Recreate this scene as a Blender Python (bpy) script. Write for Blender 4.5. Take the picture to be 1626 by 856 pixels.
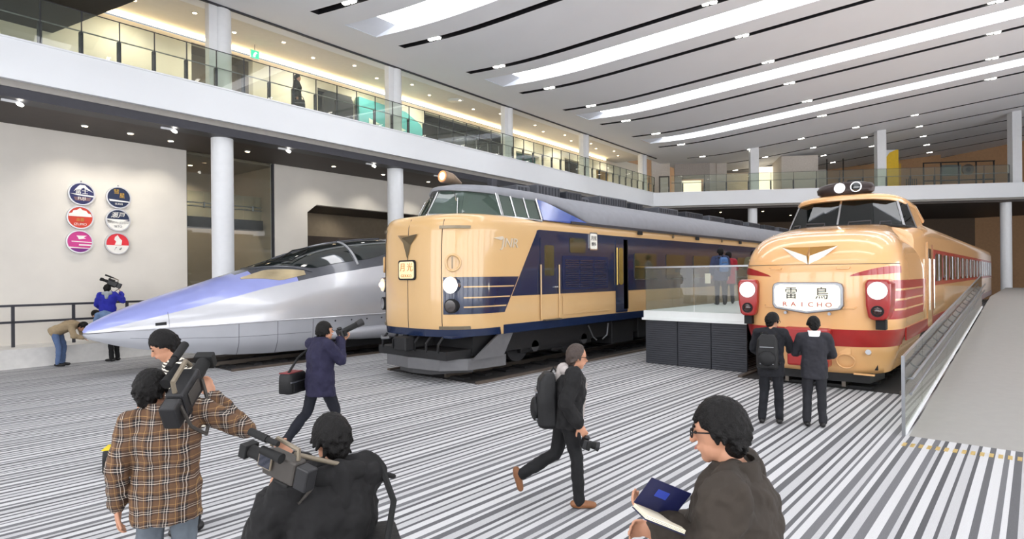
import bpy, bmesh, math, random
import numpy as np
from mathutils import Vector, Matrix
random.seed(7)
for o in list(bpy.data.objects): bpy.data.objects.remove(o)
SC = bpy.context.scene
COL = SC.collection
PI = math.pi
# ------------------------------------------------------------------ camera
F, TH, CAMH, PCX, PCY, ROLL = 950.0, math.radians(41.2), 2.3, 813.0, 437.0, math.radians(0.5)
V3 = Vector((math.cos(TH), math.sin(TH), 0)); R0 = Vector((math.sin(TH), -math.cos(TH), 0)); U0 = Vector((0, 0, 1))
RR = R0 * math.cos(ROLL) - U0 * math.sin(ROLL); UU = U0 * math.cos(ROLL) + R0 * math.sin(ROLL)
CAM = Vector((0, 0, CAMH))
cd = bpy.data.cameras.new('camera'); cam = bpy.data.objects.new('camera', cd); COL.objects.link(cam)
cd.sensor_width = 36; cd.lens = F / 1626 * 36; cd.shift_y = (PCY - 428) / 1626; cd.clip_end = 300; cd.clip_start = .05
m = Matrix((RR, UU, -V3)).transposed().to_4x4(); m.translation = CAM; cam.matrix_world = m
SC.camera = cam
def ray(px, py): return V3 + RR * ((px - PCX) / F) + UU * ((PCY - py) / F)
def onz(px, py, z=0): d = ray(px, py); return CAM + d * ((z - CAMH) / d.z)
def ony(px, py, y): d = ray(px, py); return CAM + d * (y / d.y)
def onx(px, py, x): d = ray(px, py); return CAM + d * (x / d.x)
def atd(px, py, depth): return CAM + ray(px, py) * depth
# ------------------------------------------------------------------ world, exposure
w = bpy.data.worlds.new('world'); SC.world = w; w.use_nodes = True
bg = w.node_tree.nodes['Background']; bg.inputs[0].default_value = (.75, .82, .92, 1); bg.inputs[1].default_value = .5
SC.view_settings.view_transform = 'Standard'; SC.view_settings.look = 'None'; SC.view_settings.gamma = 1
SC.view_settings.use_curve_mapping = False
SC.view_settings.exposure = 0.2
SKYLIGHT = 4.6; FILL_GLOW = 4.0
# ------------------------------------------------------------------ materials
def srgb(r, g, b):
    f = lambda c: (c / 255 / 12.92) if c / 255 <= .04045 else ((c / 255 + .055) / 1.055) ** 2.4
    return (f(r), f(g), f(b), 1)
MATS = {}
def M(name, rgb, rough=.5, metal=0, var=.06, scale=6, bump=0, bscale=40, coat=0, emis=0, alpha=1, trans=0, ior=1.45, spec=.5):
    if name in MATS: return MATS[name]
    m = bpy.data.materials.new(name); m.use_nodes = True; nt = m.node_tree; N = nt.nodes; L = nt.links
    b = N['Principled BSDF']; c = srgb(*rgb)
    b.inputs['Roughness'].default_value = rough; b.inputs['Metallic'].default_value = metal
    b.inputs['Coat Weight'].default_value = coat; b.inputs['Coat Roughness'].default_value = .06
    b.inputs['Alpha'].default_value = alpha; b.inputs['Transmission Weight'].default_value = trans; b.inputs['IOR'].default_value = ior
    b.inputs['Specular IOR Level'].default_value = spec
    tc = N.new('ShaderNodeTexCoord'); nz = N.new('ShaderNodeTexNoise'); nz.inputs['Scale'].default_value = scale; nz.inputs['Detail'].default_value = 4
    L.new(tc.outputs['Object'], nz.inputs['Vector'])
    rp = N.new('ShaderNodeValToRGB'); e = rp.color_ramp.elements
    e[0].position = .3; e[1].position = .7
    e[0].color = tuple(x * (1 - var) for x in c[:3]) + (1,); e[1].color = tuple(min(1, x * (1 + var)) for x in c[:3]) + (1,)
    L.new(nz.outputs['Fac'], rp.inputs['Fac']); L.new(rp.outputs['Color'], b.inputs['Base Color'])
    if emis:
        L.new(rp.outputs['Color'], b.inputs['Emission Color']); b.inputs['Emission Strength'].default_value = emis
    if bump:
        n2 = N.new('ShaderNodeTexNoise'); n2.inputs['Scale'].default_value = bscale; n2.inputs['Detail'].default_value = 3
        L.new(tc.outputs['Object'], n2.inputs['Vector'])
        bp = N.new('ShaderNodeBump'); bp.inputs['Strength'].default_value = bump; bp.inputs['Distance'].default_value = .02
        L.new(n2.outputs['Fac'], bp.inputs['Height']); L.new(bp.outputs['Normal'], b.inputs['Normal'])
    MATS[name] = m
    return m
def glassmat(name, rgb, tint=.12, rough=.02, refl=1.0):
    """architectural sheet glass: clear tinted pass-through with a Fresnel reflection"""
    if name in MATS: return MATS[name]
    m = bpy.data.materials.new(name); m.use_nodes = True; nt = m.node_tree; N = nt.nodes; L = nt.links
    N.remove(N['Principled BSDF']); out = N['Material Output']
    tr = N.new('ShaderNodeBsdfTransparent'); df = N.new('ShaderNodeBsdfDiffuse'); gl = N.new('ShaderNodeBsdfGlossy')
    nz = N.new('ShaderNodeTexNoise'); nz.inputs['Scale'].default_value = 1.3
    tc = N.new('ShaderNodeTexCoord'); L.new(tc.outputs['Object'], nz.inputs['Vector'])
    c = srgb(*rgb); rp = N.new('ShaderNodeValToRGB'); rp.color_ramp.elements[0].color = tuple(x * .96 for x in c[:3]) + (1,); rp.color_ramp.elements[1].color = c
    L.new(nz.outputs['Fac'], rp.inputs['Fac']); L.new(rp.outputs['Color'], tr.inputs['Color']); L.new(rp.outputs['Color'], df.inputs['Color'])
    gl.inputs['Roughness'].default_value = rough
    fr = N.new('ShaderNodeFresnel'); fr.inputs['IOR'].default_value = 1.5
    mu = N.new('ShaderNodeMath'); mu.operation = 'MULTIPLY'; mu.inputs[1].default_value = refl; L.new(fr.outputs[0], mu.inputs[0])
    ge = N.new('ShaderNodeNewGeometry'); iv = N.new('ShaderNodeMath'); iv.operation = 'SUBTRACT'; iv.inputs[0].default_value = 1; L.new(ge.outputs['Backfacing'], iv.inputs[1])
    m3 = N.new('ShaderNodeMath'); m3.operation = 'MULTIPLY'; L.new(mu.outputs[0], m3.inputs[0]); L.new(iv.outputs[0], m3.inputs[1]); mu = m3
    m1 = N.new('ShaderNodeMixShader'); m1.inputs[0].default_value = tint; L.new(tr.outputs[0], m1.inputs[1]); L.new(df.outputs[0], m1.inputs[2])
    m2 = N.new('ShaderNodeMixShader'); L.new(mu.outputs[0], m2.inputs[0]); L.new(m1.outputs[0], m2.inputs[1]); L.new(gl.outputs[0], m2.inputs[2])
    L.new(m2.outputs[0], out.inputs['Surface'])
    MATS[name] = m
    return m
# ------------------------------------------------------------------ mesh helpers
def frame(d, up=(0, 0, 1)):
    d = Vector(d).normalized(); u = Vector(up)
    if abs(d.dot(u)) > .97: u = Vector((1, 0, 0))
    x = u.cross(d).normalized(); y = d.cross(x).normalized()
    return x, y, d
class MB:
    def __init__(s): s.v = []; s.f = []; s.mi = []
    def add(s, vs, fs, mi=0):
        n = len(s.v); s.v += [tuple(p) for p in vs]; s.f += [tuple(i + n for i in f) for f in fs]; s.mi += [mi] * len(fs); return s
    def box(s, x0, x1, y0, y1, z0, z1, mi=0, M4=None):
        vs = [Vector((x, y, z)) for z in (z0, z1) for y in (y0, y1) for x in (x0, x1)]
        if M4 is not None: vs = [M4 @ p for p in vs]
        return s.add(vs, [(0, 2, 3, 1), (4, 5, 7, 6), (0, 1, 5, 4), (2, 6, 7, 3), (0, 4, 6, 2), (1, 3, 7, 5)], mi)
    def obox(s, c, size, rot=None, mi=0):
        sx, sy, sz = (k / 2 for k in size); T = Matrix.Translation(Vector(c))
        if rot is not None: T = T @ rot.to_4x4()
        return s.box(-sx, sx, -sy, sy, -sz, sz, mi, T)
    def bar(s, p0, p1, w, h, mi=0, up=(0, 0, 1)):
        p0 = Vector(p0); p1 = Vector(p1); x, y, d = frame(p1 - p0, up); L_ = (p1 - p0).length
        R_ = Matrix((x, y, d)).transposed()
        return s.obox((p0 + p1) / 2, (w, h, L_), R_, mi)
    def loft(s, rings, caps=True, mi=0, closed=True):
        n = len(rings[0]); vs = [p for r in rings for p in r]; fs = []
        for i in range(len(rings) - 1):
            for j in range(n if closed else n - 1):
                k = (j + 1) % n; fs.append((i * n + j, i * n + k, (i + 1) * n + k, (i + 1) * n + j))
        if caps: fs.append(tuple(range(n - 1, -1, -1))); fs.append(tuple((len(rings) - 1) * n + j for j in range(n)))
        return s.add(vs, fs, mi)
    def cyl(s, p0, p1, r0, r1=None, n=16, mi=0, caps=True):
        r1 = r0 if r1 is None else r1; p0 = Vector(p0); p1 = Vector(p1); x, y, d = frame(p1 - p0)
        rg = lambda p, r: [p + (x * math.cos(a) + y * math.sin(a)) * r for a in (2 * PI * k / n for k in range(n))]
        return s.loft([rg(p0, r0), rg(p1, r1)], caps, mi)
    def capsule(s, p0, p1, r0, r1=None, n=10, mi=0, sq=1.0, up=(0, 0, 1)):
        r1 = r0 if r1 is None else r1; p0 = Vector(p0); p1 = Vector(p1); D = p1 - p0
        if D.length < 1e-5: D = Vector((0, 0, 1e-4)); p1 = p0 + D
        x, y, d = frame(D, up); rings = []
        for q, r, c in [(p0, r0, -.98), (p0, r0, -.7), (p0, r0, 0), (p1, r1, 0), (p1, r1, .7), (p1, r1, .98)]:
            k = math.sqrt(1 - c * c) * r
            rings.append([q + d * (c * r) + (x * math.cos(a) * sq + y * math.sin(a)) * k for a in (2 * PI * i / n for i in range(n))])
        return s.loft(rings, True, mi)
    def ell(s, c, rad, rot=None, n=14, m=9, mi=0):
        c = Vector(c); rings = []
        for i in range(m + 1):
            ph = -PI / 2 + PI * (i + .02) / (m + .04); rr = math.cos(ph); zz = math.sin(ph); r = []
            for j in range(n):
                a = 2 * PI * j / n; p = Vector((rad[0] * rr * math.cos(a), rad[1] * rr * math.sin(a), rad[2] * zz))
                r.append(c + (rot @ p if rot is not None else p))
            rings.append(r)
        return s.loft(rings, True, mi)
    def pipe(s, pts, r, n=8, mi=0):
        pts = [Vector(p) for p in pts]; rings = []; x = None
        for i, p in enumerate(pts):
            d = (pts[min(i + 1, len(pts) - 1)] - pts[max(i - 1, 0)]).normalized()
            if x is None: x, y, _ = frame(d)
            else:
                x = (x - d * x.dot(d)).normalized(); y = d.cross(x)
            ri = r[i] if isinstance(r, (list, tuple)) else r
            rings.append([p + (x * math.cos(a) + y * math.sin(a)) * ri for a in (2 * PI * k / n for k in range(n))])
        return s.loft(rings, True, mi)
    def prism(s, poly, p0, ex, ey, ez, depth, mi=0):
        """polygon (2D list) in plane p0 + x*ex + y*ey, extruded along ez by depth"""
        p0 = Vector(p0); ex = Vector(ex); ey = Vector(ey); ez = Vector(ez)
        a = [p0 + ex * x + ey * y for x, y in poly]; b = [p + ez * depth for p in a]
        return s.loft([a, b], True, mi)
    def build(s, name, mats, parent=None, smooth=False, world=True, bevel=0, loc=None, rotz=0, auto=40):
        if parent is not None and world:
            off = Vector((0, 0, 0)); q = parent; rz = 0
            while q is not None: off += q.location; rz += q.rotation_euler.z; q = q.parent
            if abs(rz) > 1e-9: raise ValueError('world build under rotated parent ' + name)
            s.v = [(x - off.x, y - off.y, z - off.z) for x, y, z in s.v]
        me = bpy.data.meshes.new(name); me.from_pydata(s.v, [], s.f); me.validate()
        bm = bmesh.new(); bm.from_mesh(me); bmesh.ops.recalc_face_normals(bm, faces=bm.faces[:]); bm.to_mesh(me); bm.free()
        for mt in (mats if isinstance(mats, (list, tuple)) else [mats]): me.materials.append(mt)
        if len(s.mi) == len(me.polygons) and max(s.mi or [0]) > 0: me.polygons.foreach_set('material_index', s.mi)
        if smooth:
            me.polygons.foreach_set('use_smooth', [True] * len(me.polygons))
            if auto < 180:
                me.set_sharp_from_angle(angle=math.radians(auto))
        o = bpy.data.objects.new(name, me); COL.objects.link(o); o.parent = parent
        if loc is not None: o.location = loc
        if rotz: o.rotation_euler.z = rotz
        if bevel:
            b = o.modifiers.new('bevel', 'BEVEL'); b.width = bevel; b.segments = 2; b.limit_method = 'ANGLE'; b.angle_limit = .6
        return o
def tag(o, label=None, cat=None, group=None, kind=None):
    if label: o['label'] = label
    if cat: o['category'] = cat
    if group: o['group'] = group
    if kind: o['kind'] = kind
    return o
def thing(name, label, cat, loc=(0, 0, 0), rotz=0, group=None):
    o = bpy.data.objects.new(name, None); COL.objects.link(o); o.location = loc; o.rotation_euler.z = rotz; o.empty_display_size = .1
    return tag(o, label, cat, group)
def struct(o): o['kind'] = 'structure'; return o
def dup(root, loc, rotz=None, label=None, group=None, parent=None):
    r = root.copy(); COL.objects.link(r); r.parent = parent
    if loc is not None: r.location = loc
    if rotz is not None: r.rotation_euler.z = rotz
    if label: r['label'] = label
    if group: r['group'] = group
    for ch in [c for c in root.children]: dup(ch, None, parent=r)
    return r
_fontcache = {}
def text_mesh(txt, size, depth=.002):
    """centred text as triangles in XY plane; returns verts, faces"""
    k = (txt, size, depth)
    if k in _fontcache: return _fontcache[k]
    cu = bpy.data.curves.new('t', 'FONT'); cu.body = txt; cu.size = size; cu.align_x = 'CENTER'; cu.align_y = 'CENTER'; cu.extrude = depth; cu.resolution_u = 3
    o = bpy.data.objects.new('t', cu); COL.objects.link(o); dg = bpy.context.evaluated_depsgraph_get()
    me = bpy.data.meshes.new_from_object(o.evaluated_get(dg))
    r = ([tuple(v.co) for v in me.vertices], [tuple(p.vertices) for p in me.polygons])
    bpy.data.objects.remove(o); bpy.data.curves.remove(cu); bpy.data.meshes.remove(me)
    _fontcache[k] = r
    return r
def text_mb(mb, txt, size, p0, ex, ey, mi=0, sx=1.0, shear=0, depth=.003):
    vs, fs = text_mesh(txt, size, depth); p0 = Vector(p0); ex = Vector(ex); ey = Vector(ey); ez = ex.cross(ey)
    mb.add([p0 + ex * (x * sx + shear * y) + ey * y + ez * z for x, y, z in vs], fs, mi)
def sgn(x): return (x > 0) - (x < 0)
def lerp(a, b, t): return a + (b - a) * t
def interp(x, xs, ys): return float(np.interp(x, xs, ys))
def smooth_interp(x, xs, ys):
    """monotone cubic interpolation"""
    n = len(xs)
    if x <= xs[0]: return ys[0]
    if x >= xs[-1]: return ys[-1]
    i = max(k for k in range(n - 1) if xs[k] <= x)
    d = [(ys[k + 1] - ys[k]) / (xs[k + 1] - xs[k]) for k in range(n - 1)]
    def mm(k):
        if k == 0: return d[0]
        if k == n - 1: return d[-1]
        if d[k - 1] * d[k] <= 0: return 0
        return 2 * d[k - 1] * d[k] / (d[k - 1] + d[k])
    h = xs[i + 1] - xs[i]; t = (x - xs[i]) / h; m0 = mm(i) * h; m1 = mm(i + 1) * h
    return (2*t**3 - 3*t*t + 1) * ys[i] + (t**3 - 2*t*t + t) * m0 + (-2*t**3 + 3*t*t) * ys[i + 1] + (t**3 - t*t) * m1
def rrect(x0, x1, y0, y1, r, n=5):
    pts = []
    for cx, cy, a0 in [(x1 - r, y1 - r, 0), (x0 + r, y1 - r, PI / 2), (x0 + r, y0 + r, PI), (x1 - r, y0 + r, 3 * PI / 2)]:
        for k in range(n + 1): a = a0 + PI / 2 * k / n; pts.append((cx + r * math.cos(a), cy + r * math.sin(a)))
    return pts
# ================================================================== HALL
WHITE = M('white_paint', (226, 228, 230), .55, var=.02)
WHITE2 = M('white_gloss_panel', (232, 235, 238), .3, var=.015, scale=.6)
CREAM = M('cream_plaster', (222, 214, 196), .8, var=.03, scale=2, bump=.05)
WALLW = M('warm_white_plaster', (224, 219, 210), .85, var=.025, scale=1.5, bump=.05)
CEIL = M('ceiling_paint', (240, 241, 244), .8, var=.015, scale=.5)
BLACK = M('matt_black', (16, 16, 18), .7)
CHAR = M('charcoal_metal', (62, 62, 68), .5, .3)
STEEL = M('brushed_steel', (150, 152, 156), .35, .9)
BROWN = M('dark_brown_soffit', (64, 57, 53), .6, var=.08)
GLASS = glassmat('railing_glass', (245, 249, 243), .03, refl=1.2)
CLEAR = glassmat('clear_glass', (240, 244, 242), .02)
SOFTBOX = M('skylight_diffuser', (252, 252, 254), .6, emis=SKYLIGHT, var=.01)
WARMCOVE = M('warm_cove_lamp', (255, 226, 170), .6, emis=9, var=.02)
LAMPW = M('white_lamp_lens', (255, 250, 240), .4, emis=14, var=.01)
LAMPWARM = M('warm_lamp_lens', (255, 226, 180), .4, emis=14, var=.01)

def disc_lamp(name, label, group, p, r, lens, ring, light=None):
    t = thing(name, label, 'lamp', p, 0, group)
    MB().cyl((0, 0, -.02), (0, 0, .03), r * 1.25, n=14).build('trim_ring', ring, t, world=False, smooth=True)
    MB().cyl((0, 0, -.026), (0, 0, -.018), r, n=14).build('lens', lens, t, world=False, smooth=True)
    return t
def spot(p, target, power, size, color=(1, .93, .82), blend=.8, rad=.08):
    l = bpy.data.lights.new('spot', 'SPOT'); l.energy = power; l.spot_size = math.radians(size); l.spot_blend = blend; l.color = color; l.shadow_soft_size = rad
    o = bpy.data.objects.new('spot_light', l); COL.objects.link(o); o.location = p
    o.rotation_euler = (Vector(target) - Vector(p)).to_track_quat('-Z', 'Y').to_euler()
    return o
# carpet: irregular stripes running along X (parallel to the tracks)
def carpet():
    m = bpy.data.materials.new('striped_carpet'); m.use_nodes = True; nt = m.node_tree; N = nt.nodes; L = nt.links; b = N['Principled BSDF']
    b.inputs['Roughness'].default_value = .95; b.inputs['Specular IOR Level'].default_value = .1
    tc = N.new('ShaderNodeTexCoord'); sp = N.new('ShaderNodeSeparateXYZ'); L.new(tc.outputs['Object'], sp.inputs[0])
    def mth(op, a, b_=None, c=None):
        n = N.new('ShaderNodeMath'); n.operation = op
        for i, q in enumerate((a, b_, c)):
            if q is None: continue
            if isinstance(q, (int, float)): n.inputs[i].default_value = q
            else: L.new(q, n.inputs[i])
        return n.outputs[0]
    # a 1.9 m repeat of uneven light and dark stripes
    fr = mth('FRACT', mth('MULTIPLY', sp.outputs['Y'], 1 / 1.9))
    rp = N.new('ShaderNodeValToRGB'); rp.color_ramp.interpolation = 'CONSTANT'; e = rp.color_ramp.elements
    rnd = random.Random(3); ws = [rnd.choice([.6, .8, 1, 1.2, 1.45]) * (1.15 if i % 2 else 1) for i in range(32)]; tot = sum(ws); pos = 0
    for i, w_ in enumerate(ws):
        q = e[0] if i == 0 else (e[1] if i == 1 else e.new(pos / tot)); q.position = pos / tot; pos += w_
        v = rnd.choice([(84, 84, 94), (94, 94, 104), (106, 106, 116)]) if i % 2 == 0 else rnd.choice([(184, 184, 189), (190, 190, 194), (176, 176, 182), (194, 194, 198)]); q.color = srgb(*v)
    L.new(fr, rp.inputs['Fac'])
    nz = N.new('ShaderNodeTexNoise'); nz.inputs['Scale'].default_value = 120; nz.inputs['Detail'].default_value = 3; L.new(tc.outputs['Object'], nz.inputs['Vector'])
    mx = N.new('ShaderNodeMix'); mx.data_type = 'RGBA'; mx.blend_type = 'OVERLAY'; mx.inputs[0].default_value = .35
    L.new(rp.outputs['Color'], mx.inputs[6]); L.new(nz.outputs['Color'], mx.inputs[7])
    hs = N.new('ShaderNodeHueSaturation'); hs.inputs['Saturation'].default_value = .25; L.new(mx.outputs[2], hs.inputs['Color'])
    L.new(hs.outputs[0], b.inputs['Base Color'])
    bp = N.new('ShaderNodeBump'); bp.inputs['Strength'].default_value = .3; bp.inputs['Distance'].default_value = .01
    L.new(nz.outputs['Fac'], bp.inputs['Height']); L.new(bp.outputs[0], b.inputs['Normal'])
    return m
struct(MB().box(-12, 62, -14, 24.5, -.12, 0).build('floor', carpet()))

# gallery frame: origin (0,17.45), turned 3.3 degrees from the tracks
GA = math.atan(.058); GO = Vector((0, 17.45, 0)); GE = Vector((math.cos(GA), math.sin(GA), 0)); GN = Vector((-math.sin(GA), math.cos(GA), 0))
GM = Matrix((GE, GN, U0)).transposed().to_4x4(); GM.translation = GO
def G(s, t, z=0): return GO + GE * s + GN * t + U0 * z
def gs(mb, name, mat, **k): return struct(mb.build(name, mat, loc=GO, rotz=GA, **k))
def gthing(name, label, cat, s, t, z=0, group=None): return thing(name, label, cat, G(s, t, z), GA, group)
S0, S1 = -8.0, 38.6
gs(MB().box(S0, S1, 0, .14, 6.9, 7.82).box(S0, S1, -.03, .16, 7.82, 7.86), 'trim_1', WHITE2)
gs(MB().box(S0, S1, .14, 3.4, 6.75, 7.8), 'floor_gallery', M('gallery_floor', (150, 146, 140), .4))
gs(MB().box(S0, S1, .16, .62, 6.54, 6.76).box(S0, S1, .10, .68, 6.5, 6.56), 'trim_2', CHAR)
gs(MB().box(S0, S1, .68, 3.5, 6.56, 6.74), 'ceiling_soffit', BROWN)
gs(MB().box(S0, S1, 2.1, 3.4, 0, .5), 'floor_plinth', M('plinth_white', (214, 212, 208), .6))
gs(MB().box(S0, S1, .5, 3.6, 10.5, 10.75), 'ceiling_gallery', M('gallery_ceiling', (226, 222, 214), .8, var=.02))
gs(MB().box(S0, S1, .36, .44, 10.40, 10.5), 'trim_3', CHAR)
# lower wall with the stair opening and the chamfered portal
WL = MB(); a1, a2 = 8.1, 11.28; p1, p2 = 12.66, 20.5
WL.box(S0, a1, 3.4, 3.7, 0, 6.6).box(a2, p1, 3.4, 3.7, 0, 6.6).box(p2, S1, 3.4, 3.7, 0, 6.6)
WL.prism([(p1, 4.85), (p1 + .42, 5.18), (p2, 5.18), (p2, 6.6), (p1, 6.6)], (0, 3.4, 0), (1, 0, 0), (0, 0, 1), (0, 1, 0), .3)
gs(WL, 'wall_left', WALLW)
# stairwell behind the opening
gs(MB().box(a1 - 3, a2 + 2.5, 7.2, 7.4, 0, 6.6).box(a2 + .1, a2 + .3, 3.7, 7.2, 0, 6.6), 'wall_stairwell', M('tan_plaster', (178, 158, 134), .8, var=.04))
gs(MB().box(a1 - 3, a2 + 2.5, 3.7, 7.4, 6.5, 6.7), 'ceiling_stairwell', M('stair_ceiling', (150, 134, 114), .8))
st = gthing('staircase', 'tan stair flight seen through the tall glazed opening in the badge wall', 'staircase', 8.1, 5.0, 0)
stm = M('stair_tread', (196, 178, 154), .6); stu = M('stair_underside', (168, 148, 124), .8)
for k in range(14):
    MB().box(-1.6 + .3 * k, -1.26 + .3 * k, 0, 1.7, 4.6 - .31 * k, 4.66 - .31 * k).build('tread', stm, st, world=False)
MB().prism([(-1.6, 4.2), (-1.6, 4.5), (2.8, .15), (2.8, -.0), (2.5, 0)], (0, -.05, 0), (1, 0, 0), (0, 0, 1), (0, 1, 0), .06).build('stringer', stu, st, world=False)
bl = gthing('landing_bridge', 'dark glass-fronted landing bridge crossing behind the tall stair opening', 'bridge', 8.1, 4.2, 4.1)
MB().box(-.6, 3.15, 0, .7, 0, .36).build('slab', M('bridge_slab', (52, 52, 58), .5), bl, world=False)
for k in range(5): MB().box(-.5 + .72 * k, .2 + .72 * k, -.02, 0, .36, 1.25).build('pane', GLASS, bl, world=False)
for z in (.72, .84): MB().cyl((-.5, -.08, z), (3.05, -.08, z), .022).build('handrail', STEEL, bl, world=False, smooth=True)
for k in range(4):
    MB().capsule((0 + .9 * k, -.1, .7), (0 + .9 * k, -.1, .86), .035).build('bracket', STEEL, bl, world=False, smooth=True)
spot(G(9.2, 6.2, 6.45), G(9.8, 6.9, 1), 240, 130); spot(G(16, 5, 5.15), G(15, 6, 2), 60, 150)  # the second spot is added fill for the portal room, without a fixture
for q_ in (9.2, 10.6): disc_lamp('downlight', 'small downlight in the stairwell ceiling', 'stairwell downlights', G(q_, 5.6, 6.495), .07, LAMPWARM, WHITE)
ow = MB().box(a1 + .04, a2 - .04, 3.5, 3.52, .5, 6.55); struct(ow.build('window_stair', CLEAR, loc=GO, rotz=GA))
gs(MB().box(a2 - .06, a2, 3.44, 3.56, .5, 6.55).box(a1, a1 + .03, 3.44, 3.56, .5, 6.55), 'trim_4', CHAR)
# room behind the portal
gs(MB().box(p1 - .3, p2 + .3, 6.4, 6.6, 0, 6).box(p1 - .3, p1, 3.7, 6.4, 0, 6).box(p2, p2 + .3, 3.7, 6.4, 0, 6), 'wall_portal', M('portal_tan', (150, 136, 116), .8))
gs(MB().box(p1, p2, 3.6, 6.5, 5.2, 5.35), 'ceiling_portal', BROWN)
pb = gthing('exhibit_booth', 'dark brown booth panel with ramped frame inside the chamfered portal', 'booth', p1, 5.6, 0)
MB().box(.1, 7.2, 0, .2, 0, 4.1).build('panel', M('booth_brown', (70, 60, 54), .7), pb, world=False)
for k in range(3): MB().bar((2.2 + k * 1.2, -.06, 3.2), (3.0 + k * 1.2, -.06, 4.0), .05, .05).build('brace', CHAR, pb, world=False)
# round columns, one below and one above the fascia at each grid point
for i, (sx, sb) in enumerate([(.75, 0), (7.93, 0), (14.76, 0), (21.93, 0), (29.18, 0), (36.9, 0)]):
    gs(MB().cyl((sx, .62, .0), (sx, .62, 6.56), .31, n=32), 'column_lower' if 0 else 'column_%d' % (2 * i + 1), WHITE, smooth=True)
    gs(MB().cyl((sx, .66, 7.8), (sx, .66, 10.5), .30, n=32).box(sx - .46, sx - .22, .42, .66, 7.8, 10.5), 'column_%d' % (2 * i + 2), WHITE, smooth=True)

# glass railing along the gallery
def railing(label, cat, org, rz, s_list, h=1.08, postmat=CHAR, z=7.86, mid=True):
    r = thing('glass_railing', label, cat, org, rz)
    pane0 = None
    for i, (a, b) in enumerate(zip(s_list[:-1], s_list[1:])):
        MB().box(a + .012, b - .012, .10, .115, z + .03, z + h).build('pane', GLASS, r, world=False)
        MB().box(b - .008, b + .008, .09, .13, z + .5, z + h).build('joint_bar', postmat, r, world=False)
        p = MB().box(b - .045, b + .045, .12, .20, z, z + .58); p.build('post', postmat, r, world=False, bevel=.01)
    MB().box(s_list[0], s_list[-1], .09, .125, z + h, z + h + .015).build('top_trim', postmat, r, world=False)
    if mid: MB().cyl((s_list[0], .2, z + .62), (s_list[-1], .2, z + .62), .018, n=8).build('handrail', STEEL, r, world=False, smooth=True)
    return r
sl = [-7.5 + .835 * k for k in range(54)]
sl = [s for s in sl if s < 37.6] + [37.6]
railing('clear glass balustrade with grey posts along the upper gallery over the long trains', 'railing', GO, GA, sl)
# black rail on the plinth beside the nose of the silver train
rl = gthing('handrail_fence', 'black two-bar steel handrail in front of the badge wall', 'railing', 0, 2.8, .5)
for z in (.66, 1.1): MB().box(-4, 8.6, -.03, .03, z - .03, z + .03).build('rail', CHAR, rl, world=False)
for k in range(10): MB().box(-3.4 + 1.35 * k, -3.33 + 1.35 * k, -.03, .03, 0, 1.1).build('post', CHAR, rl, world=False)
# upper gallery back wall with cove
UW = MB(); ops = [(8.25, 10.4, 10.2, 7.8), (13.1, 14.75, 9.85, 7.8), (18.95, 25.2, 10.1, 7.8), (26.1, 28.4, 9.4, 8.2), (31.2, 33.2, 9.75, 7.8), (35.2, 37.4, 9.6, 7.8)]
cur = S0
for a, b, zt, zb in ops:
    UW.box(cur, a, 3.3, 3.6, 7.8, 10.3); UW.box(a, b, 3.3, 3.6, zt, 10.3)
    if zb > 7.8: UW.box(a, b, 3.3, 3.6, 7.8, zb)
    cur = b
UW.box(cur, S1, 3.3, 3.6, 7.8, 10.3)
gs(UW, 'wall_gallery', CREAM)
gs(MB().box(S0, S1, 3.62, 3.7, 7.8, 10.6).box(S0, S1, 6.4, 6.5, 7.8, 10.6), 'wall_gallery_back', CREAM) if 0 else None
gs(MB().box(5.0, 36.5, 3.26, 3.3, 10.36, 10.46), 'trim_5', WARMCOVE)
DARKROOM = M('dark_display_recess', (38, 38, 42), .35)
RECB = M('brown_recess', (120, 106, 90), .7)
for i, (a, b, zt, zb) in enumerate(ops):
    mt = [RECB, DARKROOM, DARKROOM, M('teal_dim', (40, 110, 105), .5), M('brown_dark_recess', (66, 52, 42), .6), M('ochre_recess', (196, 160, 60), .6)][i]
    gs(MB().box(a - .1, b + .1, 4.4, 4.5, zb, zt + .1).box(a - .1, a, 3.6, 4.4, zb, zt).box(b, b + .1, 3.6, 4.4, zb, zt).box(a, b, 3.6, 4.4, zt, zt + .1), 'wall_recess_%d' % (i + 1), mt)
# teal exhibit wall standing in front of the gallery wall
TEAL = M('teal_lacquer', (92, 166, 168), .3, var=.04)
tw = gthing('exhibit_wall', 'curved teal exhibit wall behind the gallery glass', 'display', 14.9, 3.0, 7.8)
MB().prism([(0, 0), (0, 2.05), (2.6, 1.95), (3.5, 1.55), (3.95, .8), (4.0, 0)], (0, 0, 0), (1, 0, 0), (0, 0, 1), (0, 1, 0), .25).build('panel', TEAL, tw, world=False)
for k in range(2): MB().prism([(.5 + 1.5 * k, .95), (1.1 + 1.5 * k, 1.1), (.5 + 1.5 * k, 1.25)], (0, -.02, 0), (1, 0, 0), (0, 0, 1), (0, 1, 0), .02).build('arrow_mark', M('pale_mark', (230, 236, 220), .5), tw, world=False)
cab = gthing('display_case', 'low black display case with steel frame in the dark gallery recess', 'display case', 20.0, 2.6, 7.8)
MB().box(0, 4.6, 0, .6, 0, .9).build('body', DARKROOM, cab, world=False)
for k in range(6): MB().box(.02 + .9 * k, .06 + .9 * k, -.03, 0, .0, 1.35).build('mullion', STEEL, cab, world=False)
MB().box(0, 4.6, -.01, 0, .9, 1.4).build('pane', CLEAR, cab, world=False)
cab = gthing('display_screen', 'black rounded display panel behind the gallery glass beside the teal wall', 'display', 13.2, 3.05, 7.8)
MB().prism(rrect(0, 1.45, 0, 1.95, .3), (0, 0, 0), (1, 0, 0), (0, 0, 1), (0, 1, 0), .1).build('panel', DARKROOM, cab, world=False)
MB().box(.7, .74, -.04, 0, 0, .9).build('stand', STEEL, cab, world=False)
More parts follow.
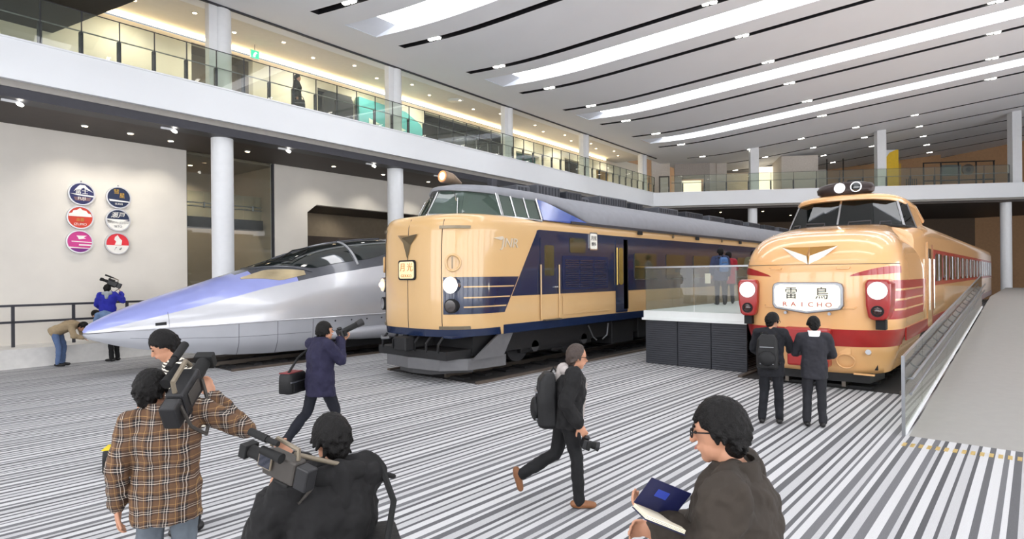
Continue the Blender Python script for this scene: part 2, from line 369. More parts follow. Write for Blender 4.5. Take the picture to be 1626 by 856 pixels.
ex = gthing('exit_sign', 'small green lit exit sign hanging under the gallery ceiling', 'sign', 10.1, 2.6, 10.0)
MB().box(-.16, .16, 0, .05, 0, .3).build('box', WHITE, ex, world=False)
MB().box(-.14, .14, -.01, 0, .02, .28).build('face', M('green_lit_sign', (60, 190, 130), .5, emis=1.5), ex, world=False)
MB().prism([(-.08, .06), (0, .06), (.02, .16), (.08, .2), (.02, .24), (-.04, .18), (-.06, .12)], (0, -.012, 0), (1, 0, 0), (0, 0, 1), (0, -1, 0), .003).build('running_mark', M('white_lit_mark', (240, 255, 245), .5, emis=2), ex, world=False)
MB().cyl((0, .02, .3), (0, .02, .5), .012).build('rod', STEEL, ex, world=False)
FA = Vector((37.1, 19.6, 0)); FE = (Vector((47.4, 3.4, 0)) - FA).normalized(); FN = Vector((-FE.y, FE.x, 0))
def Fp_(s, t, z=0): return FA + FE * s + FN * t + U0 * z
# downlights
for k, (s, t) in enumerate([(4.84, 2.11), (5.98, 2.12), (7.14, 2.25), (9.45, 1.96), (12.97, 2.1), (15.4, 2.1), (18, 2.1), (21, 2.1)]):
    disc_lamp('downlight', 'small round downlight recessed in the brown soffit near the wall', 'soffit downlights by the wall', G(s, t, 6.555), .07, LAMPWARM, WHITE)
    spot(G(s, t, 6.5), G(s, 3.2, 3.2), 110, 95)
for k, (s, t) in enumerate([(2.9, .4), (6.34, .4), (9.87, .4), (13.39, .4), (16.9, .4), (20.4, .4)]):
    q = thing('track_spotlight', 'white spotlight on a short arm under the grey gallery beam', 'lamp', G(s, t, 6.5), GA, 'beam spotlights under the gallery')
    MB().box(-.22, .1, -.03, .03, -.05, 0).build('arm', WHITE, q, world=False)
    MB().capsule((.1, 0, -.05), (.15, -.03, -.08), .045).build('head', LAMPW, q, world=False, smooth=True)
for k in range(5): spot(Fp_(3 + 4.2 * k, 4.5, 11.2 + .5 * k), Fp_(3 + 4.2 * k, 6, 8), 1000, 160)  # added fill spots to brighten the far gallery, no fixtures of their own
for k in range(22):
    s = 4.6 + 1.5 * k
    disc_lamp('downlight', 'small round downlight in the cream gallery ceiling', 'gallery ceiling downlights', G(s, 1.6 + .5 * (k % 2), 10.498), .06, LAMPWARM, WHITE)
    if k % 2: spot(G(s, 1.6 + .5 * (k % 2), 10.45), G(s, 2.6, 7.8), 260, 150)
vent = gthing('ceiling_vent', 'round white air vent in the gallery ceiling', 'vent', 19.5, 1.8, 10.5)
for r_ in (.35, .25, .15): MB().cyl((0, 0, -.02 - .02 * (.35 - r_)), (0, 0, 0), r_, r_ + .03, n=20).build('ring', WHITE, vent, world=False, smooth=True)

# ------------------------------------------------------------------ main ceiling
TS = math.tan(math.radians(15))
def zc(d): return 10.45 + .125 * .7 * math.log(1 + math.exp((d - 2.3) / .7))
def Cs(a, d, dz=0): return Vector((a + d * TS if d > 0 else a, 16.15 + .058 * a - d, zc(d) + dz))
DS = [-2.3, -1, 0, .6, 1.2, 1.8, 2.4, 3, 4, 6, 9, 13, 18, 24, 31]
slots = []
for c in [-7.8, -4.2, -.6, 2.9, 6.4, 9.93, 13.47, 17.0, 20.49, 24.05, 27.71, 31.48, 35.24]: slots.append((c - .15, c + .15, 'd'))
for c in [-9.6, -2.45, 4.6, 11.7, 18.63, 25.8, 33.25]: slots.append((c - .64, c + .64, 's'))
for c in [40.0, 43.6, 47.2, 50.8, 54.4, 58]: slots.append((c - .12, c + .12, 'd'))
slots.sort()
CE = MB()
def cpatch(mb, a0, a1, ds, dz0=0, dz1=0, mi=0):
    vs = []; fs = []
    for d in ds: vs += [Cs(a0, d, dz0), Cs(a1, d, dz1)]
    for i in range(len(ds) - 1): fs.append((2 * i, 2 * i + 1, 2 * i + 3, 2 * i + 2))
    mb.add(vs, fs, mi)
cur = -14
for a, b, k in slots:
    cpatch(CE, cur, a, DS); cpatch(CE, a, b, DS[:3]); cur = b
cpatch(CE, cur, 64, DS)
struct(CE.build('ceiling', CEIL, smooth=True))
SLOTM = M('black_slot', (20, 20, 24), .5)
WELL = M('skylight_well', (228, 232, 240), .7, var=.01)
nd = ns = 0
lampgroup = 'paired spotlights in the ceiling slots'
for a, b, k in slots:
    if k == 'd':
        nd += 1; mb = MB(); ds = DS[2:]
        cpatch(mb, a, b, ds, .18, .18)
        for q in (a, b):
            vs = []; fs = []
            for d in ds: vs += [Cs(q, d, 0), Cs(q, d, .18)]
            for i in range(len(ds) - 1): fs.append((2 * i, 2 * i + 1, 2 * i + 3, 2 * i + 2))
            mb.add(vs, fs)
        mb.add([Cs(a, 0), Cs(b, 0), Cs(b, 0, .18), Cs(a, 0, .18)], [(0, 1, 2, 3)])
        struct(mb.build('trim_%d' % (20 + nd), SLOTM, smooth=True))
    else:
        ns += 1; mb = MB(); ds = [0, .8, 1.6, 2.4, 3.2, 4, 6, 9, 13, 18, 24]
        up = lambda d: min(.4, .02 + d * .3)
        for q in (a, b):
            vs = []; fs = []
            for d in ds: vs += [Cs(q, d, 0), Cs(q, d, up(d))]
            for i in range(len(ds) - 1): fs.append((2 * i, 2 * i + 1, 2 * i + 3, 2 * i + 2))
            mb.add(vs, fs)
        vs = []; fs = []
        for d in ds[:2]: vs += [Cs(a, d, up(d)), Cs(b, d, up(d))]
        for i in range(1): fs.append((2 * i, 2 * i + 1, 2 * i + 3, 2 * i + 2))
        mb.add(vs, fs); mb.add([Cs(a, 24), Cs(b, 24), Cs(b, 24, .4), Cs(a, 24, .4)], [(0, 1, 2, 3)])
        struct(mb.build('trim_%d' % (60 + ns), WELL))
        mb = MB(); vs = []; fs = []; ds = ds[1:]
        for d in ds: vs += [Cs(a, d, up(d)), Cs(b, d, up(d))]
        for i in range(len(ds) - 1): fs.append((2 * i, 2 * i + 1, 2 * i + 3, 2 * i + 2))
        mb.add(vs, fs); struct(mb.build('window_%d' % ns, SOFTBOX))
        cpatch(CE, a, b, DS[-2:]) if 0 else None
# pairs of lamps in the slots
lp = None
for a, b, k in slots:
    if k != 'd' or a < 2: continue
    c = (a + b) / 2
    for j, d in enumerate([1.35, 9.0, 16.5] if a < 37 else [1.0, 4, 7, 10, 13]):
        p = Cs(c, d, -.01)
        if lp is None:
            lp = thing('slot_spotlight', 'pair of white spotlights set side by side in a black ceiling slot', 'lamp', p, math.radians(-75), lampgroup)
            for q in (-.16, .16):
                MB().obox((q, 0, .03), (.26, .2, .06)).build('lens', LAMPW, lp, world=False, bevel=.04)
            MB().box(-.32, .32, -.11, .11, .06, .1).build('housing', WHITE, lp, world=False)
        else: q_ = dup(lp, p); q_.scale = (.62,) * 3 if a > 37 else (.8, .7, .8)
# black bulkhead at the upper left
bk = MB(); e1 = Vector((4.34, 20.53, 0)); e2 = Vector((5.15, 16.95, 0)); dd = (e2 - e1).normalized()
q0 = e1 - dd * 2; q1 = e2 + dd * 3.0
bk.prism([(q0.x, q0.y), (q1.x, q1.y), (q1.x - 14, q1.y), (q0.x - 14, q0.y)], (0, 0, 9.3), (1, 0, 0), (0, 1, 0), (0, 0, 1), 1.15)
struct(bk.build('ceiling_bulkhead', BLACK))

# ------------------------------------------------------------------ far gallery
FA = Vector((37.1, 19.6, 0)); FB = Vector((47.4, 3.4, 0)); FE = (FB - FA).normalized(); FN = Vector((-FE.y, FE.x, 0)); FR = math.atan2(FE.y, FE.x)
def Fp(s, t, z=0): return FA + FE * s + FN * t + U0 * z
def fs_(mb, name, mat, **k): return struct(mb.build(name, mat, loc=FA, rotz=FR, **k))
fs_(MB().box(-.15, 34, 0, .16, 6.92, 7.84), 'trim_6', WHITE2)
fs_(MB().box(-.15, 34, .16, 14, 6.8, 7.8), 'floor_far_gallery', M('gallery_floor', (150, 146, 140), .4))
fs_(MB().box(-2, 34, .3, 14, 6.66, 6.8), 'ceiling_far_soffit', M('far_soffit', (66, 60, 56), .6))
fs_(MB().box(-4, 34, 12.5, 12.7, 0, 6.8), 'wall_far_lower', M('dark_tan_wall', (104, 88, 74), .8))
for k in range(12):
    disc_lamp('downlight', 'small round downlight under the far gallery soffit', 'far soffit downlights', Fp(2 + 2.2 * (k % 6) * 1.3, 2.5 + 3.5 * (k // 6), 6.655), .07, LAMPWARM, WHITE)
fsl = [1.2, 1.97] + [1.97 + 1.42 * k for k in range(1, 15)]
railing('clear glass balustrade along the far gallery above the red-striped express', 'railing', FA, FR, fsl, h=1.1)
gt = thing('door_frame', 'dark framed gate standing in the corner where both glass balustrades meet', 'gate', Fp(.75, .2, 7.8), FR)
MB().box(-.35, -.27, -.05, .05, 0, 1.15).build('post', BROWN, gt, world=False)
MB().box(.27, .35, -.05, .05, 0, 1.15).build('post', BROWN, gt, world=False)
MB().box(-.35, .35, -.05, .05, 1.1, 1.18).build('lintel', BROWN, gt, world=False)
MB().box(-.27, .27, -.01, .01, .03, 1.1).build('pane', GLASS, gt, world=False)
for i, (a, zt) in enumerate([(6.7, 11.6), (14.6, 12.9), (22.5, 14)]): fs_(MB().box(a - .27, a + .27, .4, .9, 7.8, zt), 'column_%d' % (21 + i), WHITE)
for i, a in enumerate([6.6, 14.6, 22]): fs_(MB().cyl((a, .7, 0), (a, .7, 6.8), .3, n=24), 'column_%d' % (31 + i), WHITE, smooth=True)
STONE = M('grey_stone_cladding', (168, 160, 154), .8, var=.1, scale=14)
STONE2 = M('pale_stone_cladding', (200, 192, 184), .8, var=.06, scale=10)
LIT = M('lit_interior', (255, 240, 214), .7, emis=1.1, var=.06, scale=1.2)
fs_(MB().box(1.9, 4.4, 4, 4.4, 9.35, 10.75).box(1.9, 2.4, 4, 4.4, 7.8, 9.35).box(4.0, 4.4, 4, 4.4, 7.8, 9.35), 'wall_far_1', STONE)
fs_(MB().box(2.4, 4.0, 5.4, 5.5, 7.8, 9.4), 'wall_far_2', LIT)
fs_(MB().box(.2, 1.5, 3.6, 4, 7.8, 10.7), 'wall_far_3', STONE2)
fs_(MB().box(4.9, 5.6, 4, 4.5, 7.8, 10.4).box(4.4, 4.9, 4.2, 4.4, 7.8, 10.6), 'wall_far_4', STONE2)
fs_(MB().box(9.4, 11.9, 4, 6.4, 7.8, 10.75), 'wall_far_5', STONE2)
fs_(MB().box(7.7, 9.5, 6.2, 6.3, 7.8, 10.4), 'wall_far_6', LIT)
fs_(MB().box(5.6, 7.9, 7.5, 7.6, 7.8, 10.2), 'wall_far_7', M('beige_wall', (204, 190, 170), .8))
fs_(MB().box(12, 24, 12, 12.2, 7.8, 14).box(-6, 12, 13.4, 13.6, 7.8, 15), 'wall_far_8', M('brown_wall', (190, 150, 112), .8))
fs_(MB().box(11.9, 13.2, 6, 9, 7.8, 10.0), 'wall_far_9', STONE2)
yp = thing('exhibit_board', 'tall yellow exhibit panel with a white slanted top behind the far balustrade', 'display', Fp(16.4, 4.2, 7.8), FR)
MB().box(0, .9, 0, .12, 0, 3.15).build('board', M('yellow_board', (240, 196, 40), .5), yp, world=False)
MB().prism([(0, 2.5), (0, 3.15), (.75, 3.15), (.3, 2.95)], (0, -.012, 0), (1, 0, 0), (0, 0, 1), (0, -1, 0), .004).build('white_corner', WHITE, yp, world=False)
yp = thing('exhibit_board', 'narrow ochre panel just beside the tall yellow panel', 'display', Fp(17.5, 5.6, 7.8), FR)
MB().box(0, .6, 0, .12, 0, 2.4).build('board', M('ochre_board', (206, 158, 50), .5), yp, world=False)
MB().box(-.03, .63, -.03, .15, 0, .08).build('foot', CHAR, yp, world=False)
sc_ = thing('display_rack', 'black steel display rack with a framed board and wheel disc on the far gallery', 'display rack', Fp(18.5, 3.6, 7.8), FR)
for k in range(5): MB().box(.1 + 1.1 * k, .17 + 1.1 * k, 0, .06, 0, 2.05).build('post', BLACK, sc_, world=False)
for z in (2.0, .75): MB().box(.1, 4.6, 0, .06, z, z + .07).build('rail', BLACK, sc_, world=False)
MB().box(1.3, 2.5, .02, .06, 1.1, 1.85).build('board', M('slate_board', (92, 100, 98), .6), sc_, world=False)
MB().cyl((2.95, .02, 1.5), (2.95, .1, 1.5), .38, n=24).build('wheel_disc', M('steel_dark', (96, 88, 78), .4, .6), sc_, world=False, smooth=True)
MB().cyl((2.95, 0, 1.5), (2.95, .11, 1.5), .16, n=16).build('hub', BLACK, sc_, world=False, smooth=True)
for k in range(6): MB().box(-.9 + .13 * k, -.86 + .13 * k, .2, .24, 0, 1.0).build('bar', BLACK, sc_, world=False)
rk = thing('signal_stand', 'small dark cabinet with two thin black poles on the far gallery', 'stand', Fp(13.2, 4.4, 7.8), FR)
MB().box(.9, 1.7, 0, .4, .55, 1.15).build('cabinet', BLACK, rk, world=False)
MB().box(.95, 1.65, .05, .35, 0, .55).build('plinth', BROWN, rk, world=False)
for q in (-.6, .5): MB().box(q, q + .06, 0, .06, 0, 2.7).build('pole', BLACK, rk, world=False)
# remaining shell: unseen glowing panels added behind the camera to brighten the hall
FILL_PANEL = M('added_fill_panel', (250, 250, 252), .5, emis=FILL_GLOW, var=.01)
for k in range(6): struct(MB().box(-11.99, -11.97, -11 + 5.2 * k, -6.8 + 5.2 * k, .8, 8.6).build('window_%d' % (20 + k), FILL_PANEL))
for k in range(9): struct(MB().box(-10 + 5.6 * k, -5.4 + 5.6 * k, -13.99, -13.97, .8, 7.0).build('window_%d' % (30 + k), FILL_PANEL))
WB = MB().box(-12.2, -12, -14, 24.5, 0, 16); struct(WB.build('wall_back', WHITE))
struct(MB().box(-12, 62, -14.2, -14, 0, 16).build('wall_right', WHITE))
struct(MB().box(62, 62.2, -14, 32, 0, 18).build('wall_front', M('brown_wall', (190, 150, 112), .8)))
struct(MB().box(-12, 62, 26.5, 26.7, 0, 12).build('wall_outer', CREAM))

# ------------------------------------------------------------------ wall badges
def badge(s, z, label, base, draw):
    t = gthing('train_badge', label, 'badge', s, 3.39, z)
    R_ = .325
    MB().cyl((0, -.07, 0), (0, 0, 0), R_, n=40).build('disc', base, t, world=False, smooth=True)
    n = 40; rg = []
    for k in range(n):
        a = 2 * PI * k / n; c = Vector((math.cos(a), 0, math.sin(a)))
        rg.append([c * (R_ - .02) + Vector((0, -.085, 0)), c * (R_ + .012) + Vector((0, -.085, 0)), c * (R_ + .012) + Vector((0, .0, 0)), c * (R_ - .02)])
    rg.append(rg[0]); MB().loft(rg, False).build('rim', M('badge_rim', (205, 205, 208), .3, .7), t, world=False, smooth=True)
    if z > 4.5: MB().cyl((0, -.03, R_), (0, -.03, R_ + .06), .02).build('hanger', STEEL, t, world=False, smooth=True)
    for nm, mat, poly in draw:
        MB().prism(poly, (0, -.07, 0), (1, 0, 0), (0, 0, 1), (0, -1, 0), .004).build(nm, mat, t, world=False)
    return t
def disk_clip(pts, R_=.315):
    return [(x * min(1, R_ / max(1e-6, math.hypot(x, y))), y * min(1, R_ / max(1e-6, math.hypot(x, y)))) for x, y in pts]
def chord(z0, z1, R_=.315, n=12):
    a = [(math.sqrt(max(0, R_*R_ - z*z)), z) for z in np.linspace(z0, z1, n)]
    return a + [(-x, z) for x, z in reversed(a)]
bw = M('badge_white', (240, 238, 232), .5); bgold = M('badge_gold', (196, 158, 70), .4, .4)
bnavy = M('badge_navy', (38, 42, 92), .4); bdnavy = M('badge_deep_blue', (26, 40, 72), .4); bred = M('badge_red', (206, 62, 40), .4)
bpink = M('badge_magenta', (206, 60, 140), .4); bred2 = M('badge_scarlet', (226, 50, 62), .4); bblk = M('badge_black', (24, 26, 34), .5)
def words(t, txt, size, z, mat, x=0, shear=0):
    mb = MB(); text_mb(mb, txt, size, (x, -.076, z), (1, 0, 0), (0, 0, 1), shear=shear); mb.build('lettering', mat, t, world=False)
b1 = badge(5.11, 4.80, 'navy round badge with a white mountain peak on the plaster wall', bnavy, [('peak', bw, [(-.2, .06), (-.1, .2), (-.04, .26), (.08, .26), (.14, .19), (.28, .06), (.2, .1), (.12, .13), (.05, .18), (-.02, .14), (-.1, .13)]), ('wave', bw, disk_clip([(-.3, -.0), (.31, -.04), (.3, -.08), (-.1, -.05)])), ('wave', M('badge_bronze', (120, 92, 96), .5), disk_clip([(-.2, -.1), (.24, -.1), (.2, -.2), (-.16, -.2)]))])
words(b1, '富士', .17, .06, bw); words(b1, 'FUJI', .12, -.14, bw)
b2 = badge(6.07, 4.78, 'dark blue round badge with two gold characters on the plaster wall', bdnavy, [('bar', bw, disk_clip([(-.26, -.06), (.28, -.1), (.28, -.13), (-.24, -.12)]))])
words(b2, '彗', .16, .17, bgold, -.06); words(b2, '星', .16, .06, bgold, .09); words(b2, 'SUISEI', .08, -.2, bw)
b3 = badge(5.07, 4.10, 'red round badge with a white cloud on the plaster wall', bred, [('cloud', bw, disk_clip([(-.29, .03), (.29, .03), (.27, .11), (.2, .13), (.15, .2), (.06, .22), (0, .28), (-.08, .22), (-.17, .2), (-.2, .13), (-.28, .11)]))])
words(b3, '出雲', .1, -.07, bgold); words(b3, 'IZUMO', .1, -.2, bw)
b4 = badge(6.05, 4.09, 'navy and white round badge with a black wave on the plaster wall', bdnavy, [('white_base', bw, chord(-.315, -.02)), ('wave', bblk, disk_clip([(-.3, -.0), (0, -.06), (.31, -.02), (.31, -.1), (.05, -.13), (-.28, -.1)])), ('band', bw, disk_clip([(-.3, .03), (.31, .02), (.1, -.03), (-.31, -.02)]))])
words(b4, '瀬戸', .19, .14, bw, shear=.25); words(b4, 'SETO', .09, -.2, bblk)
b5 = badge(5.05, 3.39, 'magenta round badge with a white bird on the plaster wall', bpink, [('bird', bw, [(-.08, .18), (.18, .18), (.1, .13), (.16, .1), (-.02, .07), (-.05, .14)]), ('band', bw, disk_clip([(-.2, .02), (.31, .0), (.31, -.03), (-.2, .0)])), ('band', bw, disk_clip([(-.02, -.07), (.3, -.08), (.3, -.12), (-.02, -.11)])), ('band', M('badge_purple', (120, 40, 130), .4), chord(-.315, -.2)), ('line', bw, disk_clip([(-.27, -.15), (.27, -.19), (.27, -.22), (-.27, -.19)]))])
b6 = badge(6.03, 3.37, 'scarlet and white round badge with a white flame shape on the plaster wall', bred2, [('white_base', bw, chord(-.315, -.05)), ('plume', bw, [(-.07, .2), (.0, .26), (.06, .16), (.12, .1), (.1, -.04), (-.08, -.04), (-.04, .06), (-.09, .12)]), ('stroke', bblk, [(-.1, -.2), (-.04, -.1), (-.02, -.11), (-.08, -.21)]), ('stroke', bblk, [(.03, -.17), (.1, -.11), (.12, -.15), (.06, -.2)])])

# ------------------------------------------------------------------ platform between the trains, ramp
PLAT = M('platform_top', (226, 230, 228), .35, var=.02)
pf = struct(MB()  .box(13.9, 42, 5.0, 7.65, 1.12, 1.36).box(13.86, 42, 5.0, 7.68, 1.12, 1.18).build('floor_platform', PLAT))
DSL = M('charcoal_slat', (58, 60, 66), .6)
pnl = thing('platform_cladding', 'dark grey slatted cladding under the white viewing platform', 'cladding', (13.95, 7.6, 0))
for k in range(3):
    y1 = -.02 - .86 * k; MB().box(0, .05, y1 - .84, y1, 0, 1.12).build('panel', M('charcoal_panel', (46, 48, 54), .6), pnl, world=False)
    q = MB()
    for j in range(20): q.box(-.025, 0, y1 - .84, y1, .03 + .054 * j, .065 + .054 * j)
    o = q.build('slat_set', DSL, pnl, world=False); o['kind'] = 'stuff'
MB().box(.06, 28, -.02, .05, 0, 1.12).build('side_panel', DSL, pnl, world=False)
pr = thing('platform_railing', 'frameless glass guard with a thin steel top rail on the viewing platform', 'railing', (13.95, 7.62, 1.36))
for k in range(2): MB().box(0, .015, -1.32 * (k + 1) + .01, -1.32 * k - .01, 0, 1.1).build('pane', CLEAR, pr, world=False)
for k in range(8): MB().box(.02 + 1.5 * k, 1.5 + 1.5 * k, -.015, 0, 0, 1.1).build('pane', CLEAR, pr, world=False)
MB().box(-.02, .03, -2.66, .01, 1.09, 1.13).build('top_rail', STEEL, pr, world=False)
MB().box(-.02, 12, -.02, .02, 1.09, 1.12).build('top_rail', STEEL, pr, world=False)
# ramp on the right, rising away from the camera
RP = MB(); RP.prism([(9.95, 0), (30, 1.3), (46, 1.3), (46, 0)], (0, -1.4, 0), (1, 0, 0), (0, 0, 1), (0, 1, 0), 2.75)
struct(RP.build('floor_ramp', M('ramp_floor', (150, 148, 143), .45, var=.03)))
rg = thing('ramp_railing', 'glass ramp guard with paired steel handrails beside the red-striped express', 'railing', (9.95, 1.42, 0))
sl_ = 1.3 / 20.05
for k in range(9):
    x0, x1 = 1.8 * k + .01, 1.8 * (k + 1) - .01
    MB().prism([(x0, x0 * sl_ + .04), (x1, x1 * sl_ + .04), (x1, x1 * sl_ + 1.1), (x0, x0 * sl_ + 1.1)], (0, 0, 0), (1, 0, 0), (0, 0, 1), (0, -1, 0), .02).build('pane', GLASS, rg, world=False)
    for q in (.35, 1.25): MB().pipe([(x0 + q, -.02, (x0 + q) * sl_ + .72), (x0 + q, -.09, (x0 + q) * sl_ + .76), (x0 + q, -.12, (x0 + q) * sl_ + .8)], .012).build('bracket', STEEL, rg, world=False, smooth=True)
for z, y in ((.82, -.12), (.6, -.1)): MB().pipe([(-.05, y, z), (16, y, z + 16 * sl_)], .02).build('handrail', STEEL, rg, world=False, smooth=True)
MB().bar((-.02, -.01, 0), (-.02, -.01, 1.12), .04, .05).build('end_post', STEEL, rg, world=False)
MB().bar((0, -.01, 1.11), (16.2, -.01, 1.11 + 16.2 * sl_), .03, .02).build('top_trim', STEEL, rg, world=False)
MB().bar((0, -.01, .02), (16.2, -.01, .02 + 16.2 * sl_), .05, .06).build('base_channel', WHITE, rg, world=False)
for k in range(14):
    p = MB().box(-.09, .09, -.022, .022, 0, .006).build('tactile_strip', M('brass_strip', (206, 178, 110), .4, .5), loc=(9.42 + .011 * k, 1.33 - .09 * k, .0))
    tag(p, 'short brass tactile strip set in the carpet before the ramp', 'strip', 'tactile strips before the ramp')
# ================================================================== TRAINS
TRK = M('track_bed', (44, 42, 42), .8, var=.15, scale=20); RAILM = M('rail_steel', (120, 112, 104), .35, .9)
KERB = M('kerb_brown', (84, 74, 66), .7)
UNDER = M('underframe_black', (24, 24, 26), .6, var=.2, scale=10); UNDERG = M('underframe_grey', (70, 70, 72), .5, .3)
def track(yc, x0, x1):
    struct(MB().box(x0, x1, yc - 1.5, yc + 1.5, .004, .012).build('floor_track_bed', TRK))
    struct(MB().box(x0, x1, yc - 1.56, yc - 1.46, .0, .05).box(x0, x1, yc + 1.46, yc + 1.56, .0, .05).build('trim_kerb', KERB))
    r = thing('track', {10.4: 'steel rails on sleepers under the blue and cream train', 3.4: 'steel rails on sleepers under the red-striped express', 16.35: 'steel rails on sleepers under the silver train'}[yc], 'track', (x0, yc, .012))
    for s in (-.53, .53): MB().box(0, x1 - x0, s - .035, s + .035, .03, .13).build('rail', RAILM, r, world=False)
    for k in range(int((x1 - x0) / .7)): MB().box(.1 + .7 * k, .32 + .7 * k, -1.0, 1.0, 0, .05).build('sleeper', UNDER, r, world=False)
track(10.4, 9.0, 42); track(3.4, 13.2, 42); track(16.35, 6.5, 36)
def grid(fn, us, vs, off=0.0, thick=0.0):
    """surface patch through fn(u,v), pushed out along its normal; optional thickness"""
    mb = MB(); nu, nv = len(us), len(vs); P = []; Q = []
    for u in us:
        for v in vs:
            p = fn(u, v); e = 1e-3; du = fn(u + e, v) - fn(u - e, v); dv = fn(u, v + e) - fn(u, v - e); n = du.cross(dv)
            n = n.normalized() if n.length > 1e-12 else Vector((0, 0, 1)); P.append((p, n))
    return P, nu, nv
def patch(fn, us, vs, off, centre, thick=.006):
    P, nu, nv = grid(fn, us, vs); mb = MB(); out = []; inn = []
    for p, n in P:
        if n.dot(p - centre) < 0: n = -n
        out.append(p + n * off); inn.append(p + n * (off - thick))
    fs = []
    for i in range(nu - 1):
        for j in range(nv - 1): a = i * nv + j; fs.append((a, a + 1, a + nv + 1, a + nv))
    N_ = nu * nv; fs2 = [tuple(N_ + k for k in reversed(f)) for f in fs]
    bd = [j for j in range(nv)] + [i * nv + nv - 1 for i in range(1, nu)] + [(nu - 1) * nv + j for j in range(nv - 2, -1, -1)] + [i * nv for i in range(nu - 2, 0, -1)]
    fs3 = [(bd[k], bd[(k + 1) % len(bd)], N_ + bd[(k + 1) % len(bd)], N_ + bd[k]) for k in range(len(bd))]
    mb.add(out + inn, fs + fs2 + fs3); return mb
def lin(a, b, n): return [a + (b - a) * k / (n - 1) for k in range(n)]
class Nose:
    """stack of plan outlines; prof rows: z, xf, hw, L ; n = plan roundness"""
    def __init__(s, yc, prof, n, xend): s.yc, s.p, s.n, s.xe = yc, prof, n, xend; s.z = [r[0] for r in prof]
    def at(s, z): return [smooth_interp(z, s.z, [r[k] for r in s.p]) for k in (1, 2, 3)]
    def front(s, y, z):
        xf, hw, L, = s.at(z); q = min(.9999, abs(y) / hw); sp = q ** (s.n / 2); c = math.sqrt(max(0, 1 - sp * sp))
        return Vector((xf + L * (1 - c ** (2 / s.n)), s.yc + y, z))
    def side(s, x, z, sg=-1):
        xf, hw, L = s.at(z)
        if x >= xf + L: y = hw
        else:
            c = max(0, 1 - (x - xf) / L) ** (s.n / 2); y = hw * max(0, 1 - c * c) ** (1 / s.n)
        return Vector((x, s.yc + sg * y, z))
    def ring(s, xf, hw, L, z, m=22):
        pts = []
        for k in range(-m, m + 1):
            t = abs(k) / m; ph = t * PI / 2; sg = sgn(k)
            pts.append(Vector((xf + L * (1 - math.cos(ph) ** (2 / s.n)) if t < 1 else xf + L, s.yc + sg * hw * math.sin(ph) ** (2 / s.n), z)))
        return [Vector((s.xe, pts[0].y, z))] + pts + [Vector((s.xe, pts[-1].y, z))]
    def shell(s, zs):
        mb = MB(); mb.loft([s.ring(*s.at(z), z) for z in zs], True); return mb

# ---------------------------------------------------------------- blue and cream sleeper train
CREAMP = M('cream_train_paint', (208, 171, 120), .28, var=.02, scale=2, coat=.6)
BLUEP = M('navy_train_paint', (24, 38, 68), .2, var=.05, scale=2, coat=.7)
ROOFG = M('roof_grey', (132, 134, 140), .6, var=.06, scale=5)
CHROME = M('chrome', (205, 205, 205), .15, 1.0, var=.02); DULL = M('dull_metal', (128, 118, 100), .4, .8)
DARKGL = M('dark_cab_glass', (28, 34, 34), .05, var=.1, coat=1.0, spec=.8)
OLIVE = M('train_window_glass', (62, 60, 38), .08, var=.25, scale=1.5, coat=.8)
HLAMP = M('lit_headlamp', (255, 222, 180), .3, emis=7, var=.02)
SIGNLIT = M('lit_sign_face', (250, 244, 224), .4, emis=.3, var=.02)
T2Y = 10.4
t2 = thing('sleeper_train', 'navy and cream express train with a flat front and raised cab', 'train', (8.4, T2Y, 0))
N2 = Nose(T2Y, [(1.0, 8.44, 1.46, 1.5), (1.3, 8.40, 1.475, 1.5), (2.6, 8.40, 1.475, 1.5), (3.35, 8.44, 1.475, 1.5), (3.52, 8.50, 1.45, 1.48), (3.62, 8.62, 1.38, 1.44), (3.66, 8.85, 1.25, 1.3)], 3.2, 43)
N2.shell([1.0, 1.15, 1.3, 1.8, 2.4, 3.0, 3.25, 3.36, 3.44, 3.5, 3.55, 3.59, 3.62, 3.64, 3.66]).build('body', CREAMP, t2, smooth=True, auto=50)
C2 = Vector((14, T2Y, 2.3))
# sill band
patch(lambda y, z: N2.front(y, z), [1.474 * math.sin(a) for a in lin(-PI / 2, PI / 2, 41)], [1.0, 1.08, 1.16], .008, C2).build('sill_band', BLUEP, t2, smooth=True)
MB().box(9.9, 43, T2Y - 1.485, T2Y - 1.47, 1.0, 1.2).build('sill_band', BLUEP, t2); MB().box(9.9, 43, T2Y + 1.47, T2Y + 1.485, 1.0, 1.2).build('sill_band', BLUEP, t2)
# blue flank with slanted leading edge
zl = lin(1.83, 3.38, 9); xe = lambda z: lerp(9.95, 11.13, (z - 1.46) / (3.37 - 1.46))
fl = MB(); ys = T2Y - 1.48
fl.prism([(xe(1.83), 1.83), (43, 1.83), (43, 3.38), (xe(3.3) + .1, 3.38), (xe(3.3) + .02, 3.36), (xe(3.3), 3.3)], (0, ys, 0), (1, 0, 0), (0, 0, 1), (0, 1, 0), .015); fl.build('flank_band', BLUEP, t2)
MB().prism([(11.2, 1.83), (43, 1.83), (43, 3.38), (11.2, 3.38)], (0, T2Y + 1.465, 0), (1, 0, 0), (0, 0, 1), (0, 1, 0), .015).build('flank_band', BLUEP, t2)
